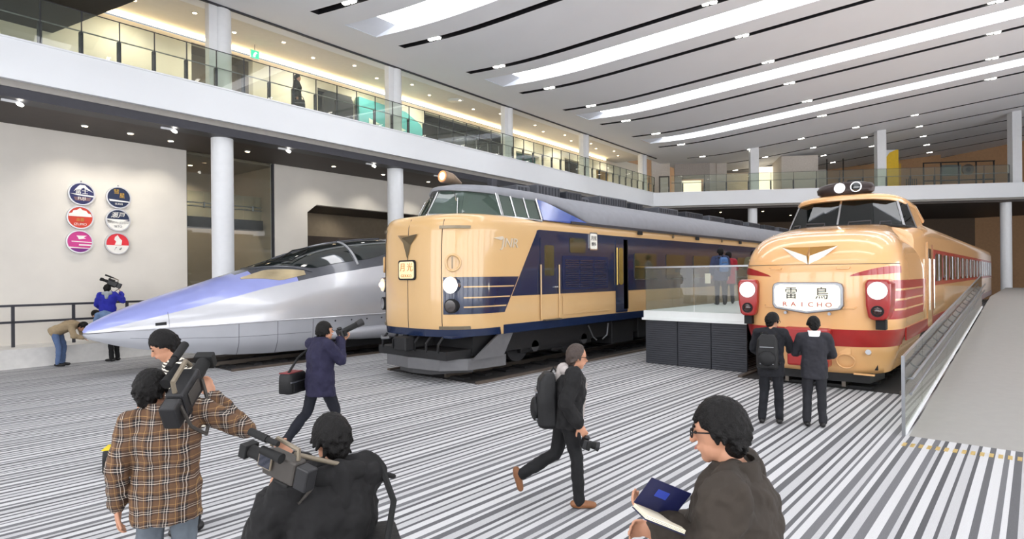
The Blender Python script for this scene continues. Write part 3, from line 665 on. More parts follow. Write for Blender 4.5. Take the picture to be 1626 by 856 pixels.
# lower band with headlamps, near and far corner
for sg in (-1, 1):
    x_s = 8.72
    def band(u, v, sg=sg, a=1.48, b=2.27):
        z = lerp(a, b, v); xr = xe(z) - .03; xl = N2.front(.985, z).x
        t = u; x = lerp(xl, xr, t * t * .6 + t * .4); return N2.side(x, z, sg)
    patch(band, lin(.0, 1, 26), lin(0, 1, 7), .006, C2).build('lamp_band', BLUEP, t2, smooth=True)
    for zz in (2.06, 1.83, 1.63):
        def st(u, v, sg=sg, zz=zz):
            z = zz + v; xl = N2.front(1.3, z).x; return N2.side(lerp(xl, xe(z) - .07, u), z, sg)
        patch(st, lin(0, 1, 16), [-.014, .014], .010, C2).build('pinstripe', CREAMP, t2, smooth=True)
    for zz, lit in ((2.10, 1), (1.66, 0)):
        p = N2.front(sg * 1.14, zz); d = Vector((-.93, sg * .3, 0)).normalized()
        h = MB().cyl(p - d * .1, p + d * .07, .175 if lit else .15, n=28).build('headlamp' if lit else 'tail_lamp', CHROME if lit else BLACK, t2, smooth=True)
        MB().cyl(p + d * .071, p + d * .078, .15 if lit else .125, n=28).build('lens', M('headlamp_glass', (240, 214, 176), .1, emis=.6) if lit else M('dark_lens', (40, 30, 28), .1, coat=1), h, smooth=True)
        if lit:
            MB().ell(p + d * .08 + Vector((0, .05, 0)), (.03, .06, .06)).build('bulb', HLAMP, h, smooth=True); MB().ell(p + d * .08 - Vector((0, .07, 0)), (.03, .045, .045)).build('bulb', HLAMP, h, smooth=True)
    # hinges and ring
    for zz, l in ((3.33, 1.42), (1.2, 1.42)):
        fn = lambda y, z, sg=sg: N2.front(sg * y, z)
        patch(fn, lin(.9, 1.36, 10), [zz - .03, zz + .03], .03, C2, .03).build('hinge', DULL, t2, smooth=True)
    c = N2.front(sg * 1.16, 2.57); ring = []
    for k in range(25):
        a = 2 * PI * k / 24; q = N2.front(sg * (1.16 + .11 * math.cos(a)), 2.57 + .17 * math.sin(a)); ring.append(q + Vector((-.02, sg * .01, 0)))
    MB().pipe(ring, .025).build('step_ring', CREAMP, t2, smooth=True)
    MB().pipe([N2.front(sg * 1.16, 2.45) + Vector((-.02, 0, 0)), N2.front(sg * 1.16, 2.7) + Vector((-.02, 0, 0))], .012).build('step_bar', DULL, t2, smooth=True)
    pp = [N2.front(sg * .96, z) + Vector((-.006, 0, 0)) for z in lin(1.15, 3.5, 14)]
    MB().pipe(pp, .007, 5).build('door_seam', BROWN, t2)
MB().pipe([N2.front(0, z) + Vector((-.004, 0, 0)) for z in lin(1.15, 3.55, 14)], .007, 5).build('door_seam', BROWN, t2)
# chest emblem and name sign
xq = 8.4
em = MB(); zc0 = 3.19
for sg in (-1, 1):
    a = Vector((xq - .01, T2Y + sg * .34, zc0 + .02)); b = Vector((xq - .16, T2Y, zc0 - .06)); c = Vector((xq - .02, T2Y, 2.68)); d = Vector((xq + .02, T2Y, zc0)); e_ = Vector((xq - .0, T2Y + sg * .1, 2.98))
    em.add([a, b, c, d, e_], [(0, 1, 3), (0, 4, 1), (4, 2, 1), (0, 3, 2, 4)])
em.build('chest_emblem', M('emblem_bronze', (130, 116, 92), .3, .8), t2)
sf = MB().prism(rrect(-.29, .29, -.22, .22, .07), (xq - .01, T2Y, 2.43), (0, -1, 0), (0, 0, 1), (-1, 0, 0), .03).build('name_sign', BLACK, t2)
MB().prism(rrect(-.255, .255, -.185, .185, .06), (xq - .04, T2Y, 2.43), (0, -1, 0), (0, 0, 1), (-1, 0, 0), .006).build('sign_face', M('sign_face_cream', (236, 214, 168), .4, emis=.3), sf)
for ch_, yo_ in (('月', .12), ('光', -.12)): tx = MB(); text_mb(tx, ch_, .2, (xq - .048, T2Y + yo_, 2.48), (0, -1, 0), (0, 0, 1)); tx.build('lettering', M('sign_amber', (214, 140, 60), .5), sf)
tx = MB(); text_mb(tx, 'GEKKO', .085, (xq - .048, T2Y, 2.30), (0, -1, 0), (0, 0, 1), sx=1.3); tx.build('lettering', M('sign_amber', (214, 140, 60), .5), sf)
# JNR lettering on the near flank
tx = MB(); text_mb(tx, 'JNR', .30, (10.13, T2Y - 1.485, 3.02), (1, 0, 0), (0, 0, 1), sx=1.15, shear=.2, depth=.012)
tx.prism([(-.55, .1), (-.3, .06), (-.2, .1), (-.25, .15)], (10.13, T2Y - 1.49, 3.02), (1, 0, 0), (0, 0, 1), (0, 1, 0), .02).build('railway_lettering', M('silver_letter', (214, 206, 190), .3, .5), t2)
# cab greenhouse
cb = [(8.98, 0), (9.35, .72), (10.12, 1.26), (11.35, 1.43), (13.2, 1.46)]; ct = [(9.36, 0), (9.62, .55), (10.22, .96), (11.5, 1.1), (13.2, 1.2)]
zb = [3.70, 3.69, 3.66, 3.62, 3.60]; zt = [4.30, 4.28, 4.23, 4.2, 4.14]
rb = [Vector((x, T2Y - y, z)) for (x, y), z in zip(cb, zb)]; rt = [Vector((x, T2Y - y, z)) for (x, y), z in zip(ct, zt)]
def mir(p): return Vector((p.x, 2 * T2Y - p.y, p.z))
core = MB()
lo = [rb[i] + Vector((.06, .05, -.06)) for i in range(5)]; hi = [rt[i] + Vector((.06, .05, 0)) for i in range(5)]
RB = lo[::-1] + [mir(p) for p in lo[1:]]; RT = hi[::-1] + [mir(p) for p in hi[1:]]
core.loft([RB, RT], True); core.build('cab_interior', M('cab_interior', (74, 84, 78), .6, var=.5, scale=1.6), t2)
PGL = glassmat('cab_window_glass', (206, 222, 214), .06, refl=1.6)
def quadpane(name, q, mat, parent, th=.012):
    c = sum(q, Vector()) / 4; n = (q[1] - q[0]).cross(q[3] - q[0]).normalized()
    if n.dot(c - Vector((12, T2Y, 3.9))) < 0: n = -n
    mb = MB(); a = [p + n * th for p in q]; mb.loft([q, a], True); return mb.build(name, mat, parent)
for mr in (0, 1):
    f = mir if mr else (lambda p: p)
    L_ = lambda i, t: f(rb[i].lerp(rb[i + 1], t)); T_ = lambda i, t: f(rt[i].lerp(rt[i + 1], t))
    quadpane('windscreen', [L_(0, .04), L_(0, 1), T_(0, 1), T_(0, .04)], PGL, t2); quadpane('windscreen', [L_(1, 0), L_(1, .96), T_(1, .96), T_(1, 0)], PGL, t2)
    for a, b in ((.05, .3), (.36, .63), (.69, .95)): quadpane('cab_side_window', [L_(2, a), L_(2, b), T_(2, b), T_(2, a)], PGL, t2)
    quadpane('cab_cheek', [L_(3, 0.03), L_(3, 1), f(rb[4] + Vector((0, 0, .06))), T_(3, 0.03)], M('bright_blue_cheek', (40, 72, 150), .2, coat=.7), t2, .02)
    for i, t, w_ in ((0, 0.0, .05), (1, 1.0, .075), (2, .33, .04), (2, .66, .04), (2, 1.0, .05)):
        if mr and i == 0: continue
        MB().bar(L_(i, t), T_(i, t) + Vector((0, 0, .02)), w_, .05).build('window_pillar', CHROME, t2, bevel=.01)
    MB().pipe([f(p) + Vector((0, 0, -.02)) for p in rb[:4]], .035).build('window_sill', CHROME, t2, smooth=True)
# wipers
for mr in (0, 1):
    f = mir if mr else (lambda p: p)
    a = rb[0].lerp(rb[1], .9); b = rt[0].lerp(rt[1], .75); 
    MB().pipe([f(a + Vector((-.05, -.03, 0))), f(a.lerp(b, .62) + Vector((-.06, -.05, 0)))], .014, 6).pipe([f(a.lerp(b, .5) + Vector((-.07, -.03, 0))), f(a.lerp(b, .98) + Vector((-.05, .1, 0)))], .012, 6).build('wiper', CHROME, t2)
# roof: cab hood then coach roof
hood = [p + Vector((-.07, -.05, .03)) for p in rt]; hs = [p + Vector((-.07, -.05, -.03)) for p in rt]
rings = []
H2 = MB(); n_ = 11
def arch(x, hw, z0, z1, m=16, p=2.3):
    r = []
    for k in range(m + 1):
        a = PI * k / m; c = math.cos(a); r.append(Vector((x, T2Y - hw * sgn(c) * abs(c) ** (2 / p), z0 + (z1 - z0) * math.sin(a) ** (2 / p))))
    return r + [Vector((x, T2Y + hw * .98, z0 - .05)), Vector((x, T2Y - hw * .98, z0 - .05))]
sec = [(9.27, .1, 4.32, 4.34), (9.36, .3, 4.31, 4.38), (9.62, .68, 4.28, 4.43), (9.95, .92, 4.25, 4.45), (10.3, 1.05, 4.22, 4.47), (11.0, 1.12, 4.19, 4.47), (11.6, 1.16, 4.17, 4.47), (12.2, 1.24, 4.1, 4.46), (12.8, 1.36, 3.92, 4.45), (13.3, 1.47, 3.7, 4.45), (13.6, 1.485, 3.64, 4.45), (43, 1.485, 3.64, 4.45)]
H2.loft([arch(*s_) for s_ in sec], True); H2.build('roof', ROOFG, t2, smooth=True, auto=60)
MB().box(12.5, 43, T2Y - 1.495, T2Y - 1.46, 3.6, 3.66).build('gutter', CHAR, t2)
# roof lamp, horn box, air conditioning
rl_ = MB().cyl((9.45, T2Y, 4.62), (9.72, T2Y, 4.6), .15, .13, n=24).cyl((9.72, T2Y, 4.6), (10.05, T2Y, 4.52), .13, .03, n=24).build('roof_lamp', M('lamp_casing', (150, 130, 110), .4, .6), t2, smooth=True)
MB().cyl((9.425, T2Y, 4.622), (9.45, T2Y, 4.62), .13, n=24).build('lens', M('roof_lamp_glass', (230, 150, 100), .2, emis=.5), rl_, smooth=True)
MB().ell((9.42, T2Y - .02, 4.62), (.03, .085, .085)).build('bulb', HLAMP, rl_, smooth=True)
MB().box(10.9, 11.1, T2Y - .22, T2Y - .05, 4.42, 4.72).build('antenna_box', CHAR, t2, bevel=.01)
AC = M('ac_grey', (84, 86, 92), .55, .2); ACD = M('ac_dark', (52, 54, 60), .5, .2)
def unit(x, l, w_, h, z=4.36, dark=0, yo=0):
    u = MB().box(x, x + l, T2Y + yo - w_, T2Y + yo + w_, z, z + h).build('roof_unit', ACD if dark else AC, t2, bevel=.03)
    for k in range(int(l / .14)): MB().box(x + .05 + .14 * k, x + .12 + .14 * k, T2Y + yo - w_ - .012, T2Y + yo - w_, z + .08, z + h - .05).build('louvre', ACD, u)
    return u
unit(11.7, .55, .35, .28); unit(12.5, 1.0, .5, .38, yo=.1); unit(13.75, .75, .45, .3, dark=1); unit(14.6, .5, .3, .22); unit(15.3, 1.6, .55, .32); unit(17.4, .8, .4, .3, dark=1)
for k in range(10): unit(18.9 + 2.15 * k, 1.5, .62, .26, dark=k % 2)
# doors, windows and grilles on the near flank
y0 = T2Y - 1.485
def side_part(name, x0, x1, z0, z1, mat, parent=t2, d=.012, r=.05, y=None):
    yy = y0 if y is None else y
    return MB().prism(rrect(x0, x1, z0, z1, r), (0, yy, 0), (1, 0, 0), (0, 0, 1), (0, -1, 0), d).build(name, mat, parent)
dd_ = side_part('crew_door', 11.21, 11.90, 1.83, 3.2, BLUEP, d=.01, r=.06)
side_part('crew_door', 11.21, 11.90, 1.22, 1.83, CREAMP, d=.01, r=.01)
side_part('door_window', 11.36, 11.74, 2.28, 3.02, OLIVE, dd_, d=.016)
for x in (11.19, 11.92): MB().cyl((x, y0 - .04, 1.25), (x, y0 - .04, 2.55), .018).build('grab_rail', CREAMP, dd_, smooth=True)
MB().cyl((11.72, y0 - .03, 2.0), (11.86, y0 - .03, 2.0), .02).build('handle', CHROME, dd_, smooth=True)
for a, b in ((11.1, 11.16), (11.12, 12.0)): pass
MB().box(11.3, 11.95, y0 - .1, y0, 1.2, 1.23).build('step', DULL, t2)
side_part('vent_window', 12.42, 13.12, 2.86, 3.24, OLIVE)
pl = side_part('side_sign', 13.3, 13.68, 2.95, 3.42, CHROME, d=.02, r=.05); side_part('sign_face', 13.33, 13.65, 2.98, 3.39, M('sign_white', (236, 234, 224), .5), pl, d=.024, r=.04)
tx = MB(); text_mb(tx, '月光', .13, (13.49, y0 - .028, 3.26), (1, 0, 0), (0, 0, 1)); tx.build('lettering', BLACK, pl); tx = MB(); text_mb(tx, '博多', .11, (13.49, y0 - .028, 3.1), (1, 0, 0), (0, 0, 1)); tx.build('lettering', BLACK, pl)
gr = side_part('intake_grille', 12.1, 14.2, 1.92, 2.78, M('grille_navy', (24, 34, 70), .4), d=.008)
for c_ in range(3):
    for k in range(13): MB().box(12.2 + .66 * c_, 12.8 + .66 * c_, y0 - .02, y0 - .006, 1.98 + .056 * k, 2.01 + .056 * k).build('louvre', BLUEP, gr)
side_part('hatch', 12.1, 14.25, 1.3, 1.78, CREAMP, d=.006, r=.02)
pd = side_part('passenger_door', 14.62, 15.25, 1.22, 3.3, BLUEP, d=.008, r=.03)
side_part('door_window', 14.78, 15.02, 2.0, 3.05, M('brass_window', (150, 128, 66), .2, .3), pd, d=.014, r=.08)
MB().cyl((14.66, y0 - .03, 2.0), (14.66, y0 - .03, 3.05), .025).build('grab_rail', M('brass', (176, 150, 84), .3, .7), pd, smooth=True)
MB().box(15.05, 15.3, y0 - .008, y0, 1.3, 3.3).build('door_recess', BLACK, pd)
for k in range(12):
    x = 15.67 + 2.02 * k; wn = side_part('side_window', x, x + 1.36, 2.16, 2.92, OLIVE, d=.012, r=.06)
    MB().box(x + .03, x + 1.33, y0 - .02, y0 - .008, 2.5, 2.53).build('glazing_bar', M('brass', (176, 150, 84), .3, .7), wn); MB().box(x + .06, x + 1.4, y0 - .02, y0, 2.13, 2.155).build('sill', STEEL, wn)
    if k % 2 == 0: side_part('vent_flap', x + .2, x + .5, 3.47, 3.58, BLACK, d=.01, r=.03)
    else: MB().cyl((x + .5, y0, 3.52), (x + .5, y0 - .02, 3.52), .06).build('vent_ring', DULL, t2, smooth=True)
# underframe: coupler, plough, bogies
MB().box(9.2, 42, T2Y - 1.2, T2Y + 1.2, .55, 1.0).build('underframe', UNDER, t2)
pl = MB()
pts_b = [(8.95, 1.3), (8.5, .9), (8.38, 0), (8.5, -.9), (8.95, -1.3), (10.0, -1.42)]; pts_b = [(10.0, 1.42)] + pts_b
pl.loft([[Vector((x + (.0), T2Y + y, z)) for x, y in pts_b] + [Vector((x + .08, T2Y + y * .97, z)) for x, y in reversed(pts_b)] for z in (.28, .52)], True)
for sg in (-1, 1): pl.prism([(9.0, .5), (9.95, .5), (10.3, 1.02), (9.85, 1.02)], (0, T2Y + sg * 1.42, 0), (1, 0, 0), (0, 0, 1), (0, -sg, 0), .06)
pl.build('snow_plough', M('plough_grey', (104, 104, 106), .55, .2), t2)
MB().prism([(8.6, .55), (8.5, 0), (8.6, -.55), (9.4, -1.0), (9.4, 1.0)], (0, T2Y, .16), (1, 0, 0), (0, 1, 0), (0, 0, 1), .15).build('plough_blade', UNDERG, t2)
MB().box(8.35, 9.0, T2Y - .16, T2Y + .16, .72, .95).box(8.15, 8.4, T2Y - .2, T2Y + .2, .68, .98).build('coupler', UNDER, t2, bevel=.03)
for k in range(6):
    yy = T2Y - .95 + .38 * k
    MB().pipe([(8.55, yy, .98), (8.42, yy, .85), (8.45, yy + .04, .68), (8.6, yy + .05, .6)], .028).build('air_hose', UNDER, t2, smooth=True)
MB().box(8.45, 9.2, T2Y - 1.15, T2Y + 1.15, .52, .7).build('buffer_beam', UNDER, t2)
MB().pipe([(8.36, T2Y + .9, .93), (8.25, T2Y + .75, .9), (8.28, T2Y + .5, .93)], .03).build('jumper_cable', STEEL, t2, smooth=True)
MB().box(8.55, 9.4, T2Y - 1.25, T2Y - .95, .98, 1.02).build('step_plate', BLUEP, t2)
def bogie(tr, x, yc):
    b = MB().box(x - 1.5, x + 1.5, yc - 1.12, yc - .98, .42, .62).box(x - 1.5, x + 1.5, yc + .98, yc + 1.12, .42, .62).box(x - .25, x + .25, yc - 1.1, yc + 1.1, .35, .65).build('bogie_frame', UNDER, tr, bevel=.03)
    for dx in (-1.05, 1.05):
        MB().cyl((x + dx, yc - .62, .57), (x + dx, yc - .5, .57), .43, n=28).cyl((x + dx, yc + .5, .57), (x + dx, yc + .62, .57), .43, n=28).cyl((x + dx, yc - .6, .57), (x + dx, yc + .6, .57), .08).build('wheelset', UNDERG, b, smooth=True)
        MB().cyl((x + dx, yc - 1.2, .57), (x + dx, yc - .98, .57), .14, n=16).build('axle_box', UNDERG, b, smooth=True)
        for q in (-.3, .3): MB().cyl((x + dx + q, yc - 1.05, .6), (x + dx + q, yc - 1.05, .95), .08, n=12).build('spring', UNDERG, b, smooth=True)
for x in (12.4, 29, 35): bogie(t2, x, T2Y)
for k, (x, l) in enumerate([(14.8, 1.2), (16.3, 1.8), (18.4, 1.4), (20.1, 2.2), (22.6, 1.6), (24.6, 2)]): MB().box(x, x + l, T2Y - 1.25, T2Y - .5, .3 + .05 * (k % 2), .95).build('equipment_box', UNDER, t2, bevel=.03)
MB().pipe([(13.5, T2Y - 1.3, .92), (13.7, T2Y - 1.32, .6), (13.9, T2Y - 1.3, .5)], .02).pipe([(14.5, T2Y - 1.3, .92), (14.4, T2Y - 1.32, .6), (14.2, T2Y - 1.3, .5)], .02).build('pipework', STEEL, t2, smooth=True)

# ---------------------------------------------------------------- red striped bonnet express
T1Y = 3.4
CREAM1 = M('cream_bonnet_paint', (228, 176, 120), .25, var=.015, scale=2, coat=.8)
REDP = M('crimson_train_paint', (156, 28, 26), .3, var=.05, coat=.6)
t1 = thing('bonnet_train', 'cream express train with crimson stripes and a rounded bonnet nose', 'train', (12.78, T1Y, 0))
N1 = Nose(T1Y, [(.33, 13.02, 1.22, 1.1), (.6, 12.92, 1.30, 1.15), (.9, 12.84, 1.40, 1.2), (1.2, 12.79, 1.465, 1.2), (1.6, 12.77, 1.475, 1.2), (2.05, 12.77, 1.475, 1.2), (2.4, 12.80, 1.47, 1.2), (2.65, 12.88, 1.44, 1.25), (2.86, 13.03, 1.38, 1.3), (3.0, 13.2, 1.30, 1.35), (3.1, 13.42, 1.21, 1.4), (3.18, 13.72, 1.12, 1.4), (3.25, 14.1, 1.04, 1.4), (3.31, 14.55, .98, 1.3), (3.36, 15.1, .93, 1.0)], 2.9, 16.6)
C1 = Vector((16, T1Y, 2))
N1.shell([.33, .45, .6, .75, .9, 1.05, 1.2, 1.4, 1.6, 1.85, 2.05, 2.25, 2.4, 2.52, 2.65, 2.76, 2.86, 2.93, 3.0, 3.05, 3.1, 3.14, 3.18, 3.215, 3.25, 3.28, 3.31, 3.335, 3.36]).build('bonnet', CREAM1, t1, smooth=True, auto=70)
def arch1(x, hw, zb_, ze, zt_, m=14, p=2.5):
    r = [Vector((x, T1Y - hw * .97, zb_)), Vector((x, T1Y - hw, zb_ + .25)), Vector((x, T1Y - hw, 2.2))]
    for k in range(m + 1):
        a = PI * k / m; c = math.cos(a); r.append(Vector((x, T1Y - hw * sgn(c) * abs(c) ** (2 / p), ze + (zt_ - ze) * math.sin(a) ** (2 / p))))
    return r + [Vector((x, T1Y + hw, 2.2)), Vector((x, T1Y + hw, zb_ + .25)), Vector((x, T1Y + hw * .97, zb_))]
MB().loft([arch1(x, hw, .95, ze, zt_) for x, hw, ze, zt_ in [(15.6, 1.40, 3.0, 3.38), (16.2, 1.46, 3.05, 3.5), (17, 1.475, 3.1, 3.62), (18, 1.475, 3.12, 3.66), (44, 1.475, 3.12, 3.66)]], True).build('coach_body', CREAM1, t1, smooth=True, auto=60)
# cab
cb = [(15.18, 0), (15.3, .7), (15.75, 1.2), (16.5, 1.33), (17.6, 1.36)]; ct = [(15.62, 0), (15.7, .6), (16.05, 1.02), (16.6, 1.12), (17.6, 1.16)]
zb = [3.36, 3.35, 3.32, 3.3, 3.28]; zt = [4.0, 3.99, 3.94, 3.9, 3.86]
rb1 = [Vector((x, T1Y - y, z)) for (x, y), z in zip(cb, zb)]; rt1 = [Vector((x, T1Y - y, z)) for (x, y), z in zip(ct, zt)]
def mir1(p): return Vector((p.x, 2 * T1Y - p.y, p.z))
lo = [p + Vector((.06, .04, -.2)) for p in rb1]; hi = [p + Vector((.06, .04, .0)) for p in rt1]
MB().loft([lo[::-1] + [mir1(p) for p in lo[1:]], hi[::-1] + [mir1(p) for p in hi[1:]]], True).build('cab_interior', M('cab_interior_dark', (34, 44, 42), .5, var=.5, scale=2), t1)
PGD = glassmat('dark_windscreen_glass', (120, 134, 130), .02, refl=1.2)
def pane1(name, q, mat, th=.012):
    c = sum(q, Vector()) / 4; n = (q[1] - q[0]).cross(q[3] - q[0]).normalized()
    if n.dot(c - Vector((17.5, T1Y, 3.6))) < 0: n = -n
    return MB().loft([q, [p + n * th for p in q]], True).build(name, mat, t1)
for mr in (0, 1):
    f = mir1 if mr else (lambda p: p)
    L_ = lambda i, t: f(rb1[i].lerp(rb1[i + 1], t)); T_ = lambda i, t: f(rt1[i].lerp(rt1[i + 1], t))
    pane1('windscreen', [L_(0, .03), L_(0, 1), T_(0, 1), T_(0, .03)], PGD); pane1('windscreen', [L_(1, 0), L_(1, .95), T_(1, .95), T_(1, 0)], PGD)
    pane1('cab_side_window', [L_(2, .06), L_(2, .95), T_(2, .95), T_(2, .06)], PGD); pane1('cab_cheek', [L_(3, 0), L_(3, 1), T_(3, 1), T_(3, 0)], CREAM1, .02)
    for i, t, w_ in ((0, 0, .04), (1, 1.0, .05), (2, 1.0, .05)):
        if mr and i == 0: continue
        MB().bar(L_(i, t), T_(i, t) + Vector((0, 0, .02)), w_, .04).build('window_pillar', CHROME, t1)
    MB().pipe([f(p) + Vector((-.01, 0, 0)) for p in rb1[:4]], .03).build('window_sill', BLACK, t1, smooth=True)
    for a, b, up in ((.35, .02, .06), (.75, .5, .05)):
        p = L_(0, a) if a < .5 else L_(1, a - .5); q = L_(0, .95) if a < .5 else L_(1, .6)
        MB().pipe([p + Vector((-.16, 0, .0)), p + Vector((-.12, 0, .07)), q + Vector((-.1, 0, .09)), q + Vector((-.12, 0, .02))], .014, 6).build('wiper', CHAR, t1)
def arch1r(x, hw, z0, z1, m=14, p=2.6):
    r = []
    for k in range(m + 1):
        a = PI * k / m; c = math.cos(a); r.append(Vector((x, T1Y - hw * sgn(c) * abs(c) ** (2 / p), z0 + (z1 - z0) * math.sin(a) ** (2 / p))))
    return r + [Vector((x, T1Y + hw * .98, z0 - .05)), Vector((x, T1Y - hw * .98, z0 - .05))]
MB().loft([arch1r(*q) for q in [(15.48, .28, 4.02, 4.06), (15.58, .66, 4.01, 4.09), (15.8, .95, 3.98, 4.13), (16.1, 1.1, 3.95, 4.15), (16.8, 1.18, 3.9, 4.15), (17.8, 1.2, 3.85, 4.1), (18.6, 1.25, 3.6, 3.8)]], True).build('cab_roof', CREAM1, t1, smooth=True, auto=60)
# roof lamp pod
MB().loft([[Vector((15.95 + .42 * c_ * .55 + dx, T1Y + .62 * s_ * k, z)) for c_, s_ in ((math.cos(a), math.sin(a)) for a in (2 * PI * j / 28 for j in range(28)))] for z, k, dx in ((4.12, .82, .03), (4.18, .97, 0), (4.28, 1, 0), (4.38, .9, .04), (4.43, .6, .08))], True).build('lamp_pod', M('pod_dark', (52, 42, 40), .3, .4), t1, smooth=True)
pod = t1
for yy, lit in ((.06, 1), (-.28, 0)):
    d = Vector((-1, 0, 0)); p = Vector((15.78, T1Y + yy, 4.28))
    h = MB().cyl(p, p + d * .1, .12, n=20).build('roof_lamp', CHROME, t1, smooth=True)
    MB().ell(p + d * .1, (.03, .1, .1)).build('lens', M('lit_roof_lamp', (255, 214, 160), .3, emis=14) if lit else DARKGL, h, smooth=True)
# bonnet details
def fpatch(name, ya, yb, za, zb_, mat, off=.006, parent=t1, nu=12, nv=4): return patch(lambda y, z: N1.front(y, z), lin(ya, yb, nu), lin(za, zb_, nv), off, C1).build(name, mat, parent, smooth=True)
# waist band goes round the nose then along the flanks
yy = [1.45 * math.sin(a) for a in lin(-PI / 2 * .96, PI / 2 * .96, 33)]
patch(lambda y, z: N1.front(y * N1.at(z)[1] / 1.475, z), [1.4745 * math.sin(a) for a in lin(-PI / 2, PI / 2, 41)], [.87, .98, 1.1, 1.2], .006, C1).build('waist_band', REDP, t1, smooth=True)
for sg in (-1, 1):
    MB().box(13.95, 44, T1Y + sg * 1.47 - .015, T1Y + sg * 1.47 + .015, .95, 1.2).build('waist_band', REDP, t1)
    # whisker flash
    def wk(u, v, sg=sg):
        zt_ = 2.43 - .02 * u; zb_ = lerp(2.22, 2.28, min(1, u * 1.2)); th = min(1, u * 1.25)
        zz = lerp(zb_, lerp(zb_, zt_, math.sin(th * PI / 2)), v); xl = N1.front(.72, zz).x; x = lerp(xl, xl + .75, u ** 1.6); return N1.side(x, zz, sg)
    patch(wk, lin(0.001, 1, 20), [0, .5, 1], .006, C1).build('whisker_flash', REDP, t1, smooth=True)
    # headlamp case
    c = N1.front(sg * 1.17, 1.76); fx = 12.80
    poly = [(-.17, .38), (.17, .38), (.21, .3), (.20, -.1), (.16, -.33), (.1, -.38), (-.1, -.38), (-.16, -.33), (-.20, -.1), (-.21, .3)]
    case = MB().prism(poly, (fx, T1Y + sg * 1.19, 1.78), (0, -1, 0), (0, 0, 1), (1, 0, 0), .55).build('headlamp_case', REDP, t1, bevel=.04)
    MB().cyl((fx - .015, T1Y + sg * 1.19, 1.95), (fx + .03, T1Y + sg * 1.19, 1.95), .165, n=28).build('headlamp', CHROME, case, smooth=True)
    MB().ell((fx - .01, T1Y + sg * 1.19, 1.95), (.03, .115, .115)).build('lens', M('lit_headlamp_white', (255, 244, 222), .3, emis=16), case, smooth=True)
    MB().cyl((fx - .03, T1Y + sg * 1.19, 1.57), (fx + .03, T1Y + sg * 1.19, 1.57), .105, n=24).build('tail_lamp', BLACK, case, smooth=True)
    MB().ell((fx - .03, T1Y + sg * 1.19, 1.57), (.03, .075, .075)).build('tail_lens', M('dark_red_lens', (48, 18, 18), .1, coat=1), case, smooth=True)
    MB().box(12.9, 13.1, T1Y + sg * 1.22 - .08, T1Y + sg * 1.22 + .08, 1.22, 1.4).build('bracket', BLACK, t1)
    # flank flash with pinstripes
    fk = MB().prism([(13.3, 1.42), (16.4, 1.42), (16.9, 2.16), (13.3, 2.16)], (0, T1Y + sg * 1.47, 0), (1, 0, 0), (0, 0, 1), (0, sg, 0), .014).build('flank_flash', REDP, t1) if 0 else None
    def fk(u, v, sg=sg): z = lerp(1.40, 2.14, v); return N1.side(lerp(13.15, 16.3 + .5 * v, u), z, sg)
    patch(fk, lin(0, 1, 24), lin(0, 1, 5), .006, C1).build('flank_flash', REDP, t1, smooth=True)
    for zz in (1.58, 1.77, 1.96):
        patch(lambda u, v, sg=sg, zz=zz: N1.side(lerp(13.3, 16.25, u), zz + v, sg), lin(0, 1, 20), [-.018, .018], .011, C1).build('pinstripe', CREAM1, t1, smooth=True)
    for z_, y_ in ((2.38, .62), (1.62, .72)):
        p = N1.front(sg * y_, z_); MB().pipe([p + Vector((0, -.12, .02)), p + Vector((-.06, -.1, -.01)), p + Vector((-.06, .1, -.01)), p + Vector((0, .12, .02))], .012, 6).build('grab_handle', CREAM1, t1, smooth=True)
# bonnet seam
MB().pipe([N1.front(y, 2.46) + Vector((-.002, 0, 0)) for y in [1.46 * math.sin(a) for a in lin(-1.4, 1.4, 31)]], .006, 5).build('bonnet_seam', DULL, t1)
# name board
bd = MB().prism([(-.62, .28), (-.54, .31), (.54, .31), (.62, .28), (.65, .2), (.65, -.14), (.6, -.22), (.0, -.31), (-.6, -.22), (-.65, -.14), (-.65, .2)], (12.77, T1Y, 1.80), (0, -1, 0), (0, 0, 1), (-1, 0, 0), .1).build('name_board', STEEL, t1, bevel=.02)
MB().prism([(-.57, .24), (-.5, .265), (.5, .265), (.57, .24), (.6, .17), (.6, -.11), (.55, -.18), (0, -.26), (-.55, -.18), (-.6, -.11), (-.6, .17)], (12.668, T1Y, 1.80), (0, -1, 0), (0, 0, 1), (-1, 0, 0), .006).build('sign_face', SIGNLIT, bd)
tx = MB(); text_mb(tx, '雷', .25, (12.658, T1Y + .28, 1.88), (0, -1, 0), (0, 0, 1)); tx.build('lettering', BLACK, bd); tx = MB(); text_mb(tx, '鳥', .25, (12.658, T1Y - .28, 1.88), (0, -1, 0), (0, 0, 1)); tx.build('lettering', BLACK, bd)
tx = MB()
for k, ch in enumerate('RAICHO'): text_mb(tx, ch, .125, (12.658, T1Y + .4 - .16 * k, 1.67), (0, -1, 0), (0, 0, 1), sx=1.2)
tx.build('lettering', M('sign_red', (170, 30, 40), .5), bd)
for q in (-.4, .4): MB().cyl((12.74, T1Y + q, 1.5), (12.68, T1Y + q, 1.5), .03).build('bracket', STEEL, bd, smooth=True)
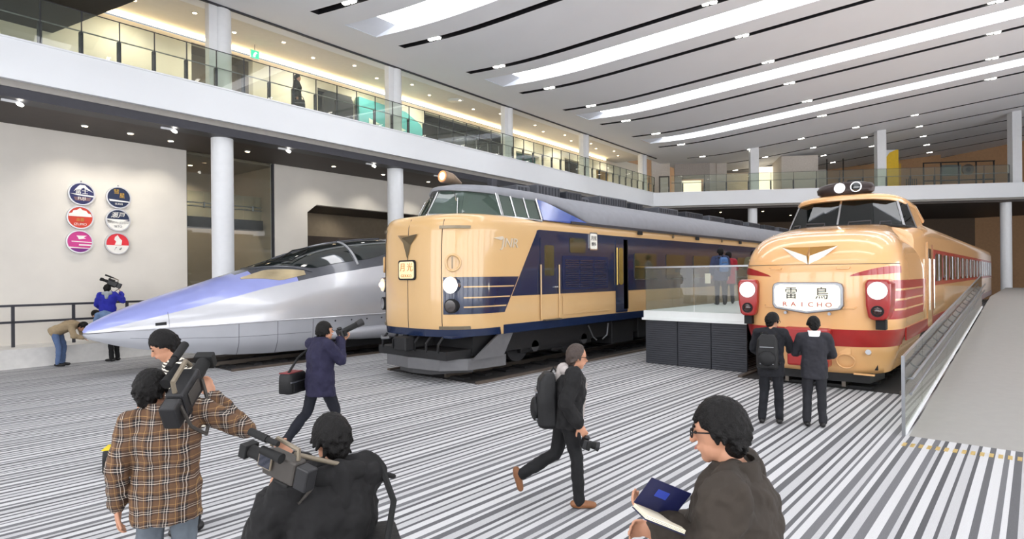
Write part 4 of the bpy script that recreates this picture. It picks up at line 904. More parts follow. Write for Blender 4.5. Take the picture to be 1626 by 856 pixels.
# V emblem
fe = N1.front(0, 2.68).x - .03
em = MB()
for sg in (-1, 1):
    a = Vector((fe + .03, T1Y + sg * .52, 2.88)); b = Vector((fe - .05, T1Y + sg * .03, 2.69)); c = Vector((fe - .05, T1Y, 2.47)); d = Vector((fe + .06, T1Y, 2.87)); e_ = Vector((fe + .0, T1Y + sg * .27, 2.66))
    em.add([a, b, c, e_], [(0, 1, 2, 3)], 0); em.add([a, b, d], [(0, 1, 2)], 1); em.add([b, c, Vector((fe - .06, T1Y, 2.7))], [(0, 1, 2)], 1)
em.v = [(x, y, z - .06) for x, y, z in em.v]; em.build('chest_emblem', [M('emblem_white', (240, 236, 226), .25, .2), M('emblem_gold', (150, 112, 60), .3, .8)], t1)
# coupler cover and fittings on the apron
cv = MB().box(12.62, 12.95, T1Y - .42, T1Y + .42, .82, 1.22).build('coupler_cover', REDP, t1, bevel=.05)
MB().box(12.68, 13, T1Y - .38, T1Y + .38, .45, .82).build('coupler_housing', REDP, t1, bevel=.04)
for sg in (-1,): 
    p = N1.front(-.62, .62); ring = [N1.front(-.62 + .15 * math.cos(a), .58 + .14 * math.sin(a)) + Vector((-.03, 0, 0)) for a in lin(0, 2 * PI, 25)]
    MB().pipe(ring, .016).build('step_ring', CREAM1, t1, smooth=True); MB().box(p.x - .06, p.x, T1Y - .72, T1Y - .52, .72, .84).build('step_ring_mount', CREAM1, t1)
    q = N1.front(-.98, .74); MB().cyl(q + Vector((.05, 0, 0)), q + Vector((-.09, -.02, .04)), .05).build('hose_cock', CHROME, t1, smooth=True)
MB().box(12.98, 13.04, T1Y - 1.1, T1Y - .75, .33, .36).build('apron_lip', CREAM1, t1)
MB().box(13.3, 42, T1Y - 1.1, T1Y + 1.1, .4, 1.0).build('underframe', UNDER, t1)
MB().prism([(13.15, 1.0), (13.02, 0), (13.15, -1.0), (14, -1.1), (14, 1.1)], (0, T1Y, .16), (1, 0, 0), (0, 1, 0), (0, 0, 1), .18).build('plough_blade', UNDER, t1)
for x in (16.6, 33): bogie(t1, x, T1Y)
y1_ = T1Y - 1.478
dr = MB().prism(rrect(17.0, 17.75, 1.0, 3.0, .08), (0, y1_, 0), (1, 0, 0), (0, 0, 1), (0, -1, 0), .012).build('crew_door', CREAM1, t1)
MB().prism(rrect(17.15, 17.6, 2.05, 2.85, .06), (0, y1_, 0), (1, 0, 0), (0, 0, 1), (0, -1, 0), .018).build('door_window', DARKGL, dr)
MB().box(17.78, 17.95, y1_ - .01, y1_, 1.1, 2.95).build('door_pillar', M('door_brown', (120, 60, 36), .4), t1)
for x in (16.95, 17.8): MB().cyl((x, y1_ - .05, 1.4), (x, y1_ - .05, 2.6), .018).build('grab_rail', CHROME, dr, smooth=True)
WRED = MB().box(18.2, 44, y1_ - .008, y1_, 1.95, 2.85).build('window_band', REDP, t1)
for k in range(15):
    x = 18.5 + 1.7 * k; wn = MB().prism(rrect(x, x + 1.3, 2.05, 2.75, .08), (0, y1_, 0), (1, 0, 0), (0, 0, 1), (0, -1, 0), .02).build('side_window', DARKGL, t1)
    MB().box(x + .62, x + .68, y1_ - .03, y1_ - .01, 2.05, 2.75).build('glazing_bar', STEEL, wn)

# ---------------------------------------------------------------- silver bullet train
T3Y = 16.35; X3 = 3.8
SILV = M('silver_train_paint', (196, 197, 201), .26, .3, var=.03, scale=1.5, coat=.7)
SILV2 = M('silver_skirt_paint', (172, 174, 180), .4, .2, var=.04, scale=2)
LAVB = M('violet_blue_nose_paint', (150, 158, 216), .28, .1, var=.04, scale=2, coat=.6)
DGRY = M('dark_grey_crown_paint', (84, 86, 92), .25, .3, var=.05, coat=.7)
t3 = thing('bullet_train', 'silver bullet train with a long pointed nose and violet-blue crown', 'train', (X3, T3Y, 0))
xs_ = [0, .08, .25, .6, 1.1, 1.6, 2.3, 3.0, 4.0, 5.0, 6.0, 7.2, 8.5, 10, 12, 34]
zt_ = [1.10, 1.22, 1.33, 1.50, 1.70, 1.87, 2.09, 2.32, 2.64, 2.97, 3.26, 3.44, 3.55, 3.62, 3.65, 3.65]
hw_ = [.04, .17, .29, .46, .64, .80, .98, 1.13, 1.30, 1.43, 1.53, 1.61, 1.66, 1.69, 1.69, 1.69]
zb_ = [1.02, .93, .86, .74, .62, .53, .42, .34, .30, .30, .30, .30, .30, .30, .30, .30]
zk_ = [1.06, 1.06, 1.07, 1.09, 1.10, 1.11, 1.13, 1.14, 1.16, 1.17, 1.18, 1.19, 1.2, 1.2, 1.2, 1.2]
th_ = [5, 9, 13, 18, 23, 27, 31, 34, 37, 37, 37, 39, 42, 45, 47, 47]
def S3(x, th, sg=None):
    zt = smooth_interp(x, xs_, zt_); hw = smooth_interp(x, xs_, hw_); zk = smooth_interp(x, xs_, zk_)
    a = math.radians(th); c = math.cos(a); return Vector((X3 + x, T3Y - hw * c, zk + (zt - zk) * math.sin(a)))
def low3(x, t, sg):
    hw = smooth_interp(x, xs_, hw_); zk = smooth_interp(x, xs_, zk_); zb = smooth_interp(x, xs_, zb_)
    ww = hw * (1 - .02 * t - .22 * max(0, t - .55) ** 1.5 * 2); return Vector((X3 + x, T3Y + sg * ww, lerp(zk - .015, zb, t)))
stn = [0, .03, .08, .16, .25, .4, .6, .85, 1.1, 1.35, 1.6, 1.95, 2.3, 2.65, 3.0] + [3.3 + .35 * k for k in range(28)] + [13.5, 15, 20, 27, 34]
upn = MB(); crown = MB(); lower = MB()
for mb, rg in ((upn, 's'), (crown, 'c')):
    rings = []
    for x in stn:
        b = smooth_interp(x, xs_, th_)
        if rg == 'c': rings.append([S3(x, t) for t in lin(b, 180 - b, 21)])
        else: rings.append([S3(x, t) for t in lin(-0.0, b, 9)])
    mb.loft(rings, False, closed=False)
    if rg == 's':
        mb.loft([[Vector((p.x, 2 * T3Y - p.y, p.z)) for p in r] for r in rings], False, closed=False)
upn.build('body', SILV, t3, smooth=True, auto=180)
# the crown: violet blue on the nose, dark grey from the windscreen back
nf = len(stn); per = 20
for i in range(nf - 1):
    for j in range(per):
        x = (stn[i] + stn[i + 1]) / 2; crown.mi[i * per + j] = 0 if x < 2.75 + 1.9 * (abs((j + .5) / per - .5) * 2) ** .8 else 1
crown.build('crown', [LAVB, DGRY], t3, smooth=True, auto=180)
for sg in (-1, 1): lower.loft([[low3(x, t, sg) for t in lin(0, 1, 8)] for x in stn if x < 5.1] , False, closed=False)
lower.loft([[low3(x, 1, -1), low3(x, 1, 0), low3(x, 1, 1)] for x in stn if x < 5.1], False, closed=False)
lower.build('nose_skirt', SILV2, t3, smooth=True, auto=60)
# side strake highlights the seam
MB().pipe([S3(x, 0) + Vector((0, -.004, 0)) for x in lin(.6, 33, 50)], [.012] + [.02] * 48 + [.02], 6).build('seam_strake', SILV, t3, smooth=True)
MB().pipe([S3(x, 180) + Vector((0, .004, 0)) for x in lin(.6, 33, 50)], .02, 6).build('seam_strake', SILV, t3, smooth=True)
# lower flank behind the nose with bogie fairing
lf = MB(); lf.loft([[low3(x, t, -1) for t in lin(0, .42, 5)] for x in stn if x > 4.9], False, closed=False); lf.loft([[low3(x, t, 1) for t in lin(0, .42, 5)] for x in stn if x > 4.9], False, closed=False)
lf.build('lower_flank', SILV2, t3, smooth=True)
MB().box(X3 + 5.05, X3 + 34, T3Y - 1.3, T3Y + 1.3, .25, .8).build('underframe', UNDER, t3)
MB().ell((X3 + 9.0, T3Y - 1.45, .66), (4.0, .34, .25)).ell((X3 + 9.0, T3Y + 1.45, .66), (4.0, .34, .25)).build('bogie_fairing', SILV2, t3, smooth=True)
for x in (5.7, 8.2): MB().cyl((X3 + x, T3Y - .7, .57), (X3 + x, T3Y + .7, .57), .42, n=24).build('wheelset', UNDERG, t3, smooth=True)
# panel joints, hatch, step
for x in (3.05, 4.0, 4.95): MB().pipe([low3(x, t, -1) + Vector((0, -.003, 0)) for t in lin(0, 1, 9)], .005, 5).build('panel_joint', CHAR, t3)
MB().pipe([S3(1.55, t) + Vector((0, -.003, .002)) for t in lin(0, 30, 7)], .004, 5).build('panel_joint', CHAR, t3)
MB().pipe([low3(x, .42, -1) + Vector((0, -.003, 0)) for x in lin(.8, 4.9, 16)], .004, 5).build('panel_joint', CHAR, t3)
patch(lambda x, t: S3(x, t), lin(1.28, 1.5, 3), lin(6, 12, 3), .006, Vector((X3 + 2, T3Y, 1.1))).build('step_recess', BLACK, t3)
for k in range(6): p = low3(5.6 + .5 * k, .12, -1); MB().cyl(p + Vector((0, .01, 0)), p + Vector((0, -.008, 0)), .025, n=10).build('lifting_point', CHAR, t3)
# canopy panes
C3 = Vector((X3 + 7, T3Y, 1.6))
CANG = M('canopy_glass', (34, 40, 40), .04, var=.3, scale=1.2, coat=1, spec=.9)
CANL = M('canopy_lower_glass', (176, 160, 126), .08, var=.3, scale=1.5, coat=1)  # cream tone paints in the lit nose interior seen through this glass
def cpane(name, x0, x1, fa, fb, mat, taper=0):
    def fn(u, v):
        x = lerp(x0, x1, u); a = fa(x); b = fb(x); return S3(x, lerp(a, b, v))
    return patch(fn, lin(0, 1, 14), lin(0, 1, 9), .012, C3, .01).build(name, mat, t3, smooth=True)
tb = lambda x: smooth_interp(x, xs_, th_)
for sg in (0, 1):
    f = (lambda g: (lambda x: 180 - g(x))) if sg else (lambda g: g)
    cpane('nose_pane', 3.35, 4.95, f(lambda x: tb(x) + lerp(24, 5, min(1, (x - 3.35) / .9))), f(lambda x: tb(x) + lerp(27, 10, max(0, (x - 4.0) / .95))), CANL)
    cpane('side_pane', 3.9, 6.5, f(lambda x: lerp(76, 47, min(1, (x - 3.9) / 1.3))), f(lambda x: 85), CANG)
    cpane('rear_pane', 6.65, 8.1, f(lambda x: 47 + 9 * (x - 6.65) ** 2 * .5), f(lambda x: 80 - 8 * (x - 6.65) ** 2 * .4), CANG)
    MB().pipe([S3(x, t if not sg else 180 - t) + Vector((0, 0, .015)) for x, t in zip(lin(3.75, 5.15, 8), lin(78, 43, 8))], .022, 6).build('canopy_frame', DGRY, t3, smooth=True)
    MB().pipe([S3(6.58, t if not sg else 180 - t) + Vector((0, 0, .012)) for t in lin(42, 86, 9)], .035, 6).build('canopy_frame', SILV, t3, smooth=True)
MB().pipe([S3(x, 90) + Vector((0, 0, .012)) for x in lin(4.5, 8.2, 12)], .035, 6).build('canopy_frame', DGRY, t3, smooth=True)
p = S3(4.3, 78); MB().pipe([p + Vector((-.1, 0, .03)), S3(4.75, 62) + Vector((0, -.02, .08)), S3(5.3, 70) + Vector((0, 0, .1))], .02, 6).pipe([p + Vector((.2, 0, .05)), S3(5.0, 80) + Vector((0, 0, .12)), S3(5.5, 78) + Vector((0, 0, .08))], .02, 6).build('wiper', BLACK, t3, smooth=True)
# ================================================================== PEOPLE
SKIN = M('skin', (188, 138, 110), .55, var=.05, scale=12); HAIR = M('black_hair', (14, 12, 11), .55, var=.3, scale=60, bump=.4, bscale=150, spec=.25)
EYEW = M('eye_dark', (30, 24, 22), .2); LIP = M('lip', (168, 100, 88), .5)
def cloth(name, rgb, bump=.35, bscale=14, rough=.85, var=.1): return M(name, rgb, rough, var=var, scale=9, bump=bump, bscale=bscale)
def pattern(name, kind):
    m = bpy.data.materials.new(name); m.use_nodes = True; nt = m.node_tree; N = nt.nodes; L = nt.links; b = N['Principled BSDF']; b.inputs['Roughness'].default_value = .9
    tc = N.new('ShaderNodeTexCoord'); sp = N.new('ShaderNodeSeparateXYZ'); L.new(tc.outputs['Object'], sp.inputs[0])
    def mth(op, a, c=0.0):
        n = N.new('ShaderNodeMath'); n.operation = op
        for i, q in enumerate((a, c)):
            if isinstance(q, (int, float)): n.inputs[i].default_value = q
            else: L.new(q, n.inputs[i])
        return n.outputs[0]
    nz = N.new('ShaderNodeTexNoise'); nz.inputs['Scale'].default_value = 5; L.new(tc.outputs['Object'], nz.inputs['Vector'])
    wob = mth('MULTIPLY', mth('SUBTRACT', nz.outputs['Fac'], .5), .05)
    def ramp(fac, stops):
        r = N.new('ShaderNodeValToRGB'); r.color_ramp.interpolation = 'CONSTANT'; e = r.color_ramp.elements
        e[0].position = 0; e[0].color = srgb(*stops[0][1]); e[1].position = stops[1][0]; e[1].color = srgb(*stops[1][1])
        for p, c in stops[2:]: q = e.new(p); q.color = srgb(*c)
        L.new(fac, r.inputs['Fac']); return r.outputs['Color']
    if kind == 'plaid':
        st = [(0, (98, 71, 50)), (.16, (34, 28, 28)), (.27, (226, 214, 200)), (.31, (34, 28, 28)), (.43, (226, 214, 200)), (.46, (34, 28, 28)), (.62, (98, 71, 50)), (.76, (170, 134, 84)), (.80, (98, 71, 50))]
        h = mth('FRACT', mth('MULTIPLY', mth('ADD', mth('ADD', sp.outputs['Y'], mth('MULTIPLY', sp.outputs['X'], .35)), wob), 11))
        v = mth('FRACT', mth('MULTIPLY', mth('ADD', sp.outputs['Z'], wob), 11))
        mx = N.new('ShaderNodeMix'); mx.data_type = 'RGBA'; mx.inputs[0].default_value = .5; L.new(ramp(h, st), mx.inputs[6]); L.new(ramp(v, st), mx.inputs[7]); col = mx.outputs[2]
    else:
        v = mth('FRACT', mth('MULTIPLY', mth('ADD', sp.outputs['Z'], wob), 38.0)); col = ramp(v, [(0, (226, 220, 204)), (.5, (48, 42, 40))])
    L.new(col, b.inputs['Base Color'])
    bp = N.new('ShaderNodeBump'); bp.inputs['Strength'].default_value = .4; bp.inputs['Distance'].default_value = .03; n2 = N.new('ShaderNodeTexNoise'); n2.inputs['Scale'].default_value = 12
    L.new(tc.outputs['Object'], n2.inputs['Vector']); L.new(n2.outputs['Fac'], bp.inputs['Height']); L.new(bp.outputs[0], b.inputs['Normal'])
    return m
WR = bpy.data.textures.new('wrinkles', 'CLOUDS'); WR.noise_scale = .11; WR.noise_depth = 2
def wrinkle(o, s):
    d = o.modifiers.new('folds', 'DISPLACE'); d.texture = WR; d.strength = s; d.mid_level = .5; d.texture_coords = 'LOCAL'; return o
def remesh(o, vox, smooth=3):
    r = o.modifiers.new('skin', 'REMESH'); r.mode = 'VOXEL'; r.voxel_size = vox; r.use_smooth_shade = True
    if smooth: s = o.modifiers.new('relax', 'SMOOTH'); s.factor = .5; s.iterations = smooth
    return o
def rotv(v, ax, ang): return Matrix.Rotation(ang, 3, ax) @ v
def hand_prims(mb, wr, d, pn, side, curl=.5, k=1.0, spread=.1):
    """wrist, finger direction, palm normal; side +1 thumb on the left of (d, pn)"""
    wr = Vector(wr); d = Vector(d).normalized(); pn = Vector(pn); pn = (pn - d * pn.dot(d)).normalized(); w = d.cross(pn).normalized() * side
    c = wr + d * .05 * k; R_ = Matrix((d, w, pn)).transposed(); mb.ell(c, (.056 * k, .042 * k, .018 * k), R_, n=12, m=7)
    mb.capsule(wr - d * .04 * k, wr + d * .03 * k, .027 * k, .024 * k, sq=1)
    for i, (off, ln) in enumerate(((-.031, .060), (-.0105, .074), (.0105, .08), (.031, .07))):
        p = wr + d * .092 * k + w * off * k; dd = rotv(d, pn, -off * 4 * spread * side); ax = dd.cross(pn).normalized()
        for s_, fr in enumerate((.45, .32, .25)):
            dd = rotv(dd, ax, curl * (.5 if s_ == 0 else .9)); q = p + dd * ln * fr * k; mb.capsule(p, q, .0098 * k * (1 - .08 * s_), .0092 * k * (1 - .08 * s_), n=8); p = q
    p = wr + d * .025 * k + w * .03 * k; dd = (d * .65 + w * .7 + pn * .25).normalized()
    for s_, ln in enumerate((.04, .032, .026)):
        q = p + dd * ln * k; mb.capsule(p, q, .0125 * k * (1 - .1 * s_), .0115 * k * (1 - .1 * s_), n=8); p = q; dd = (dd + d * .35 + pn * .3 * curl).normalized()
DEF = dict(pel=(0, 0, .95), che=(.01, 0, 1.24), nk=(0, 0, 1.45), hd=(.03, 0, 1.585), shL=(0, .185, 1.40), shR=(0, -.185, 1.40), elL=(-.02, .23, 1.12), elR=(-.02, -.23, 1.12), wrL=(.06, .25, .88), wrR=(.06, -.25, .88),
           hipL=(0, .09, .92), hipR=(0, -.09, .92), knL=(.02, .1, .5), knR=(.02, -.1, .5), anL=(-.02, .11, .09), anR=(-.02, -.11, .09), toeL=(1, .1, 0), toeR=(1, -.1, 0), hf=(1, 0, 0), hu=(0, 0, 1),
           hdL=(.1, 0, -1), hdR=(.1, 0, -1), pnL=(0, -1, 0), pnR=(0, 1, 0), curlL=.45, curlR=.45, lat=None)
def person(label, loc, yaw, H, top, legs, shoes, pose=None, bulk=.02, hem=.14, vox=.012, collar=None, hood=None, hair=HAIR, glasses=False, inner=None, group=None, bald=0, skirt=0):
    J = dict(DEF); J.update(pose or {}); k = H / 1.72
    V_ = {a: (Vector(b) * k if a not in ('toeL', 'toeR', 'hf', 'hu', 'hdL', 'hdR', 'pnL', 'pnR') else Vector(b)) for a, b in J.items() if isinstance(b, tuple)}
    root = thing('person', label, 'person', loc, math.radians(yaw), group)
    hd = V_['hd']; f = V_['hf'].normalized(); u = V_['hu']; u = (u - f * u.dot(f)).normalized(); l = u.cross(f); HR = Matrix((f, l, u)).transposed()
    hp = lambda a, b, c: hd + (f * a + l * b + u * c) * k
    # --- body: one continuous skin surface
    B = MB()
    B.ell(hp(0, 0, .02), (.096 * k, .076 * k, .105 * k), HR); B.ell(hp(.022, 0, -.055), (.068 * k, .056 * k, .062 * k), HR); B.capsule(hp(.05, 0, -.085), hp(.055, 0, -.095), .028 * k)
    B.capsule(hp(.088, 0, .01), hp(.108, 0, -.028), .010 * k, .015 * k); B.capsule(hp(.082, -.035, .027), hp(.082, .035, .027), .012 * k)
    B.capsule(hp(.085, -.015, -.058), hp(.085, .015, -.058), .012 * k)
    for s in (-1, 1): B.ell(hp(-.005, s * .078, -.005), (.02 * k, .010 * k, .032 * k), HR)
    B.capsule(V_['nk'] - Vector((0, 0, .03 * k)), hp(-.015, 0, -.05), .056 * k, .052 * k)
    sL, sR = V_['shL'], V_['shR']
    B.capsule(V_['pel'], V_['che'], .10 * k, .11 * k); B.capsule(V_['che'], V_['nk'], .10 * k, .06 * k); B.capsule(sL, sR, .05 * k)
    for s in 'LR':
        B.capsule(V_['sh' + s], V_['el' + s], .042 * k, .036 * k); B.capsule(V_['el' + s], V_['wr' + s], .036 * k, .027 * k)
        B.capsule(V_['pel'], V_['hip' + s], .09 * k, .075 * k); B.capsule(V_['hip' + s], V_['kn' + s], .07 * k, .048 * k); B.capsule(V_['kn' + s], V_['an' + s], .046 * k, .036 * k)
        hand_prims(B, V_['wr' + s], V_['hd' + s], V_['pn' + s], 1 if s == 'L' else -1, J['curl' + s], k)
    remesh(B.build('body', SKIN, root, world=False), vox * .7, 2)
    for s in (-1, 1):
        MB().ell(hp(.088, s * .032, .008), (.008 * k, .014 * k, .007 * k), HR, n=8, m=5).build('eye', EYEW, root, world=False, smooth=True)
        MB().capsule(hp(.094, s * .018, .034), hp(.088, s * .05, .034), .005 * k, n=6).build('eyebrow', hair, root, world=False, smooth=True)
    MB().capsule(hp(.098, -.02, -.06), hp(.098, .02, -.06), .005 * k, n=6).build('mouth', LIP, root, world=False, smooth=True)
    # --- hair
    Hm = MB(); Hm.ell(hp(-.022, 0, .035), (.094 * k, .086 * k, .10 * k), HR)
    Hm.ell(hp(-.05, 0, -.045), (.052 * k, .067 * k, .066 * k), HR)
    rnd = random.Random(sum(map(ord, label)))
    for i in range(190):
        zz = 1 - 2 * (i + .5) / 190 * .88; a = i * 2.39996; rr = math.sqrt(max(0, 1 - zz * zz)); dx, dy = rr * math.cos(a), rr * math.sin(a)
        if dx > .45 and zz < .30 + bald: continue
        if dx > .34 and zz < .12: continue
        if dx > .02 and zz < -.28: continue
        if zz < -.35 and dx > -.3: continue
        if bald and dx > .6: continue
        p = hp(-.012 + dx * .096, dy * .082, .028 + zz * .105); tdir = Vector((dx * .3 + rnd.uniform(-.3, .3), dy * .3 + rnd.uniform(-.3, .3), -.8 + 1.0 * max(0, zz - .5) + rnd.uniform(-.2, .3)))
        Hm.capsule(p, p + HR @ tdir * rnd.uniform(.026, .046) * k, .018 * k, .009 * k, n=6)
    remesh(Hm.build('hair', hair, root, world=False), max(.0065, vox * .65), 1)
    # --- torso garment
    def rings(b, hemz, top_only=False):
        up = (V_['che'] - V_['pel']).normalized(); latS = (sL - sR).normalized(); latH = (V_['hipL'] - V_['hipR']).normalized(); up2 = (V_['nk'] - V_['che']).normalized()
        out = []
        def ring(c, lat, upv, a, d, n=18):
            fw = lat.cross(upv).normalized(); lt = upv.cross(fw).normalized()
            return [c + lt * (a * k * sgn(math.cos(t)) * abs(math.cos(t)) ** .85) + fw * (d * k * math.sin(t)) for t in (2 * PI * i / n for i in range(n))]
        P_ = V_['pel']; C_ = V_['che']; K_ = V_['nk']
        dn = Vector((0, 0, -1)) if hemz > .1 else -up
        out.append(ring(P_ + dn * hemz * k, latH, up, .175 + b + skirt, .125 + b + skirt)); out.append(ring(P_, latH, up, .175 + b, .12 + b))
        out.append(ring(P_.lerp(C_, .45), latH.lerp(latS, .4).normalized(), up, .16 + b, .108 + b)); out.append(ring(C_, latS, up, .178 + b, .122 + b))
        out.append(ring(C_.lerp(K_, .55), latS, up2, .185 + b * .8, .108 + b * .8)); out.append(ring(C_.lerp(K_, .85), latS, up2, .125 + b * .6, .085 + b * .6)); out.append(ring(K_ + up2 * .012 * k, latS, up2, .07 + b * .3, .066 + b * .3))
        return out
    Tm = MB(); Tm.loft(rings(bulk, hem), True)
    for s in 'LR':
        Tm.capsule(V_['sh' + s] + Vector((0, 0, .012 * k)), V_['nk'] + Vector((0, 0, -.01 * k)), (.055 + bulk * .6) * k, (.05 + bulk * .4) * k)
        Tm.ell(V_['sh' + s], ((.066 + bulk * .6) * k,) * 3, n=12, m=7); e_ = V_['el' + s]; w_ = V_['wr' + s]
        Tm.capsule(V_['sh' + s], e_, (.064 + bulk * .6) * k, (.052 + bulk * .6) * k); Tm.capsule(e_, e_.lerp(w_, .93), (.051 + bulk * .6) * k, (.038 + bulk * .6) * k)
        d = (w_ - e_).normalized()
        for q in (.35, .62): Tm.ell(e_.lerp(w_, q), ((.047 + bulk * .6) * k,) * 3, n=10, m=6)
    tm = wrinkle(remesh(Tm.build(top[0], top[1], root, world=False), vox, 3), .025 + bulk * .5)
    if collar:
        fwn = (sL - sR).normalized().cross(Vector((0, 0, 1))); rg = []
        for i in range(17):
            a = 2 * PI * i / 16; c_, s_ = math.cos(a), math.sin(a); base = V_['nk'] + (fwn * c_ * .078 + (sL - sR).normalized() * s_ * .078) * k + Vector((0, 0, (-.035 - .03 * max(0, c_)) * k))
            tp = V_['nk'] + (fwn * c_ * .074 + (sL - sR).normalized() * s_ * .074) * k + Vector((0, 0, (.055 - .02 * max(0, c_)) * k)); nn = (base - V_['nk']); nn.z = 0; nn = nn.normalized() * .016 * k
            rg.append([base, tp, tp + nn, base + nn * 1.6])
        MB().loft(rg, False).build('collar', collar, root, world=False, smooth=True)
    if hood:
        bk = -((sL - sR).normalized().cross(Vector((0, 0, 1)))); ba = V_['nk'] + bk * .085 * k; hm = MB()
        hm.capsule(ba + (sL - sR).normalized() * .09 * k + Vector((0, 0, .0)), ba - (sL - sR).normalized() * .09 * k, .055 * k); hm.capsule(ba + Vector((0, 0, .0)), ba + bk * .05 * k + Vector((0, 0, -.13 * k)), .075 * k, .05 * k)
        for s in (-1, 1): hm.capsule(ba + (sL - sR).normalized() * s * .09 * k, V_['nk'] - bk * .06 * k + (sL - sR).normalized() * s * .05 * k + Vector((0, 0, -.03 * k)), .045 * k, .03 * k)
        remesh(hm.build('hood', hood, root, world=False), vox, 3)
    if inner: 
        fwn = (sL - sR).normalized().cross(Vector((0, 0, 1))); c = V_['che'] + fwn * (.105 + bulk) * k
        Im = MB(); Im.capsule(V_['nk'] + fwn * .06 * k, c + Vector((0, 0, .05)), .035 * k, .04 * k); Im.capsule(c + Vector((0, 0, .05)), V_['pel'] + fwn * (.105 + bulk) * k, .04 * k, .04 * k); remesh(Im.build('shirt_front', inner, root, world=False), vox, 2)
    # --- trousers
    Lm = MB()
    Lm.capsule(V_['hipL'], V_['hipR'], .105 * k, .105 * k); Lm.capsule(V_['pel'] + Vector((0, 0, .03)), V_['pel'] - Vector((0, 0, .05)), .115 * k)
    for s in 'LR':
        Lm.capsule(V_['hip' + s], V_['kn' + s], .097 * k, .073 * k); Lm.capsule(V_['kn' + s], V_['an' + s] + Vector((0, 0, -.01)), .071 * k, .062 * k)
        Lm.ell(V_['kn' + s].lerp(V_['an' + s], .85), (.066 * k, .066 * k, .05 * k), n=10, m=6)
    wrinkle(remesh(Lm.build(legs[0], legs[1], root, world=False), vox, 3), .03)
    for s in 'LR':
        t = V_['toe' + s].normalized(); an = V_['an' + s]; side = Vector((-t.y, t.x, 0))
        dnv = Vector((0, 0, -1)) if abs(t.z) < .3 else (t.cross(Vector((-t.y, t.x, 0)))).normalized() * -1
        if dnv.z > 0: dnv = -dnv
        if abs(t.z) >= .3: dnv = (Vector((0, 0, -1)) - t * (-t.z)).normalized()
        sm = MB(); hl = an + dnv * .045 * k - t * .05 * k; sm.capsule(hl, hl + t * .09 * k, .042 * k, .046 * k); sm.capsule(hl + t * .07 * k, hl + t * .20 * k + dnv * .008 * k, .046 * k, .036 * k); sm.capsule(an + Vector((0, 0, .0)), an + dnv * .05 * k, .045 * k)
        remesh(sm.build('shoe', shoes, root, world=False), max(.008, vox * .8), 2)
    if glasses:
        gm = MB()
        for s in (-1, 1):
            gm.pipe([hp(.104 + .0 * a, s * .034 + .024 * math.cos(a), .006 + .018 * math.sin(a)) for a in (2 * PI * i / 12 for i in range(13))], .003 * k, 5); gm.pipe([hp(.100, s * .058, .012), hp(.0, s * .083, .014)], .003 * k, 5)
        gm.pipe([hp(.106, -.012, .01), hp(.106, .012, .01)], .003 * k, 5).build('glasses', BLACK, root, world=False)
    root['_k'] = k; del root['_k']
    return root
def wpt(root, p, k=1.0):
    return Matrix.Translation(root.location) @ Matrix.Rotation(root.rotation_euler.z, 4, 'Z') @ (Vector(p) * k)
def orient(o, fwd, up=(0, 0, 1)):
    f = Vector(fwd).normalized(); u = Vector(up); l = u.cross(f).normalized(); u = f.cross(l); o.rotation_euler = Matrix((f, l, u)).transposed().to_euler(); return o
CAMB = M('camera_black', (30, 30, 32), .45, var=.15); CAMG = M('camera_grey', (66, 62, 58), .45, .2, var=.1); CAMT = M('camera_tan_plate', (122, 112, 96), .45, .2); RUB = M('rubber', (20, 20, 20), .8); LENSG = M('lens_glass', (30, 34, 48), .03, coat=1)
def camcorder(label, loc, fwd, sc=1.0, up=(0, 0, 1), body=CAMB, pole=None, screen=False):
    t = thing('video_camera', label, 'camera', loc); orient(t, fwd, up); t.scale = (sc,) * 3
    bd = lambda mb, n, m, b=.008, par=t: mb.build(n, m, par, world=False, bevel=b)
    bd(MB().box(-.16, .12, -.055, .055, -.07, .10), 'housing', body, .015)
    bd(MB().box(-.27, -.16, -.05, .05, -.075, .085), 'battery', CAMB, .012)
    MB().cyl((.12, 0, .015), (.20, 0, .015), .048, n=20).cyl((.20, 0, .015), (.29, 0, .015), .042, .046, n=20).build('lens_barrel', RUB, t, world=False, smooth=True)
    h = bd(MB().box(.285, .35, -.062, .062, -.035, .065), 'lens_hood', RUB, .008); bd(MB().box(.349, .352, -.05, .05, -.022, .052), 'lens_glass', LENSG, 0, h)
    hd_ = MB().pipe([(-.13, 0, .10), (-.12, 0, .17), (.08, 0, .185), (.12, 0, .12)], .016, 8).build('carry_handle', CAMT, t, world=False, smooth=True)
    MB().cyl((.0, .075, .19), (.24, .075, .19), .02, n=14).cyl((.1, .075, .19), (.26, .075, .19), .027, n=14).build('microphone', RUB, t, world=False, smooth=True)
    MB().cyl((.02, .085, .11), (.12, .085, .11), .03, n=16).cyl((-.06, .085, .11), (.02, .085, .11), .036, .03, n=16).build('viewfinder', RUB, t, world=False, smooth=True)
    bd(MB().box(-.10, .06, -.062, -.055, -.03, .06), 'control_panel', CAMG, .003); bd(MB().box(-.12, .02, -.05, .05, -.10, -.07), 'shoulder_pad', RUB, .012)
    MB().pipe([(-.2, -.05, .05), (-.22, -.09, -.1), (-.12, -.11, -.26), (.02, -.1, -.2), (.1, -.06, .02)], .012, 6).build('strap', CAMG, t, world=False, smooth=True)
    if screen:
        s_ = bd(MB().box(.03, .15, .06, .075, -.02, .08), 'flip_screen', CAMT, .004); bd(MB().box(.04, .14, .075, .077, -.01, .07), 'screen_glass', LENSG, 0, s_)
    if pole: MB().cyl(pole[0], pole[1], .017, n=12).build('microphone_boom', CAMT, t, world=False, smooth=True); q = Vector(pole[1]); d = (q - Vector(pole[0])).normalized(); MB().capsule(q - d * .2, q + d * .02, .021).build('boom_grip', RUB, t, world=False, smooth=True)
    return t
